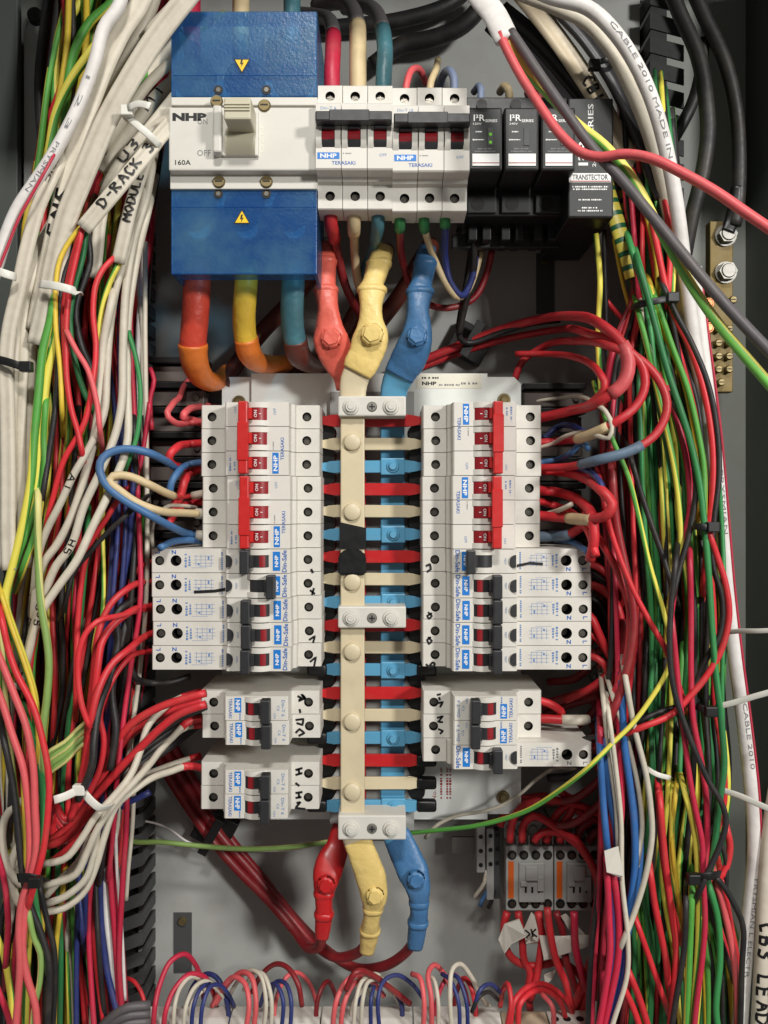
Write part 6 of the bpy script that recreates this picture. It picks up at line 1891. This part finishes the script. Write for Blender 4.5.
q = MB(MM); q.box(X(500, 680), X(545, 680), Y(655), Y(680), Z(1060, d), Z(1011, 680), .8); q.build('base', 'sheath_tan', t)
q = MB(MM); q.box(X(546, 680), X(590, 680), Y(655), Y(680), Z(1060, d), Z(1010, 680), .8); q.build('housing', 'breaker_white', t)
for px in (555, 567, 580):
    q = MB(MM); q.cyl((X(px, 668), Y(668), Z(1010, 680) - .2), (0, 0, 1), 3.2, .6, 14); q.build('terminal_hole', 'hole_black', t)
ARC = [
    ('c', 6, [(153, 1034), (155, 1006), (160, 984), (170, 962), (184, 954), (195, 964), (201, 980), (204, 1000)], 0), ('c', 6, [(163, 1034), (166, 1010), (174, 990), (188, 975), (203, 976), (213, 992), (217, 1010)], 1),
    ('w', 5, [(173, 1034), (175, 1004), (180, 988), (190, 977), (200, 980), (206, 992)], 2), ('w', 5, [(183, 1034), (186, 1006), (194, 988), (205, 981), (218, 990), (230, 1006)], 3), ('n', 5, [(191, 1034), (194, 1004), (201, 988), (210, 984)], 4), ('n', 5, [(200, 1034), (203, 1004), (210, 987), (219, 985), (228, 994), (234, 1006)], 5),
    ('p', 6, [(245, 1034), (249, 1004), (245, 984), (234, 977), (222, 988), (212, 1006)], 6), ('p', 6, [(253, 1034), (256, 1002), (252, 978), (242, 972), (228, 984), (216, 1004)], 7), ('w', 5, [(263, 1034), (266, 1002), (261, 976), (250, 970), (236, 984), (226, 1004)], 8), ('w', 5, [(271, 1034), (271, 996), (264, 975), (254, 973), (244, 990)], 9), ('n', 5, [(281, 1034), (283, 1000), (276, 984), (266, 990), (260, 1006)], 10), ('n', 5, [(290, 1034), (291, 1000), (286, 984), (276, 982), (270, 1000)], 11),
    ('d', 6, [(302, 1006), (298, 984), (288, 968), (276, 964), (262, 974), (252, 992)], 12),
    ('p', 6, [(332, 1034), (336, 1002), (344, 984), (356, 975), (370, 980), (384, 996)], 13), ('p', 6, [(340, 1034), (344, 1004), (352, 986), (364, 978)], 14), ('w', 5, [(353, 1034), (356, 1000), (362, 981), (374, 974), (386, 982), (400, 1004)], 15), ('w', 5, [(361, 1034), (363, 998), (368, 982), (380, 980), (392, 994)], 16), ('n', 5, [(371, 1034), (371, 1000), (374, 986)], 17), ('n', 5, [(380, 1034), (378, 1000), (383, 982), (396, 975), (412, 984), (424, 1000)], 18),
    ('d', 7, [(346, 990), (356, 972), (370, 974), (390, 988), (410, 1004)], 19),
    ('p', 6, [(423, 1034), (424, 1000), (420, 978), (412, 974)], 20), ('p', 6, [(432, 1034), (431, 996), (428, 974), (434, 965), (444, 974), (452, 992)], 21), ('w', 5, [(438, 1034), (438, 1000), (434, 980), (428, 976)], 22), ('w', 5.5, [(452, 1034), (450, 996), (452, 970), (460, 964), (472, 978), (482, 998), (492, 1010)], 23), ('n', 5, [(460, 1034), (458, 1000), (450, 980), (442, 974)], 24), ('n', 5, [(468, 1034), (466, 1000), (458, 978), (450, 974)], 25), ('n', 5, [(474, 1008), (480, 990), (490, 984), (500, 992)], 26), ('k', 5, [(472, 1012), (478, 998), (488, 992), (498, 1000)], 27),
    ('r', 6, [(507, 1026), (511, 1002), (508, 984), (503, 990), (500, 1006)], 28), ('r', 6.5, [(510, 1026), (514, 1002), (526, 988), (542, 984), (560, 994), (572, 1012), (577, 1036)], 29), ('r', 6.5, [(518, 1026), (520, 1004), (532, 992), (548, 992), (562, 1006), (568, 1036)], 30), ('p', 6, [(554, 1030), (552, 1006), (542, 994)], 31),
]
for c_, w_, p_, k in ARC:
    b0 = p_[0][0]
    pos = f'{["first", "second", "third", "fourth", "fifth", "sixth", "seventh", "eighth", "ninth", "tenth"][k % 10]}' if False else ''
    pts = [(x, y, 640 + max(0, i - 1) * 9) for i, (x, y) in enumerate(p_)]
    where = 'leftmost' if b0 < 236 else 'second' if b0 < 320 else 'third' if b0 < 412 else 'fourth' if b0 < 500 else 'brown-based'
    wire(c_, w_ * .85, pts, label=f'{WNAME[c_]} wire arching into the {where} bottom terminal cover', group=f'{WNAME[c_]} arches at {where} bottom terminal', step=.003)
rg = random.Random(4)
for k in range(9):
    x = 150 + (k * 41) % 345 + rg.uniform(-6, 6)
    s = rg.choice((-1, 1)) * rg.uniform(16, 40)
    h = rg.uniform(968, 990)
    code = 'rwnpdwnc'[k % 8]
    wire(code, rg.uniform(4, 5), [(x, 1036, 664), (x + rg.uniform(-2, 2), 1004, 670), (x + s * .3, h + 6, 676), (x + s * .6, h, 684), (x + s, h + 12, 696), (x + s * 1.25, 1012, 706)],
         label=f'{WNAME[code]} wire arching low behind the bottom terminal covers', group=f'{WNAME[code]} wires behind the bottom terminals', step=.004)
for k in range(3):
    wire('G', 9, [(92, 1040 + k * 3, 640), (108, 1020 + k * 7, 636), (126, 1008 + k * 8, 634), (150, 1005 + k * 8, 640)], label='dark grey cable curving in at the bottom left of the terminals', cat='cable', group='dark grey cables at bottom left', name='grey_cable')
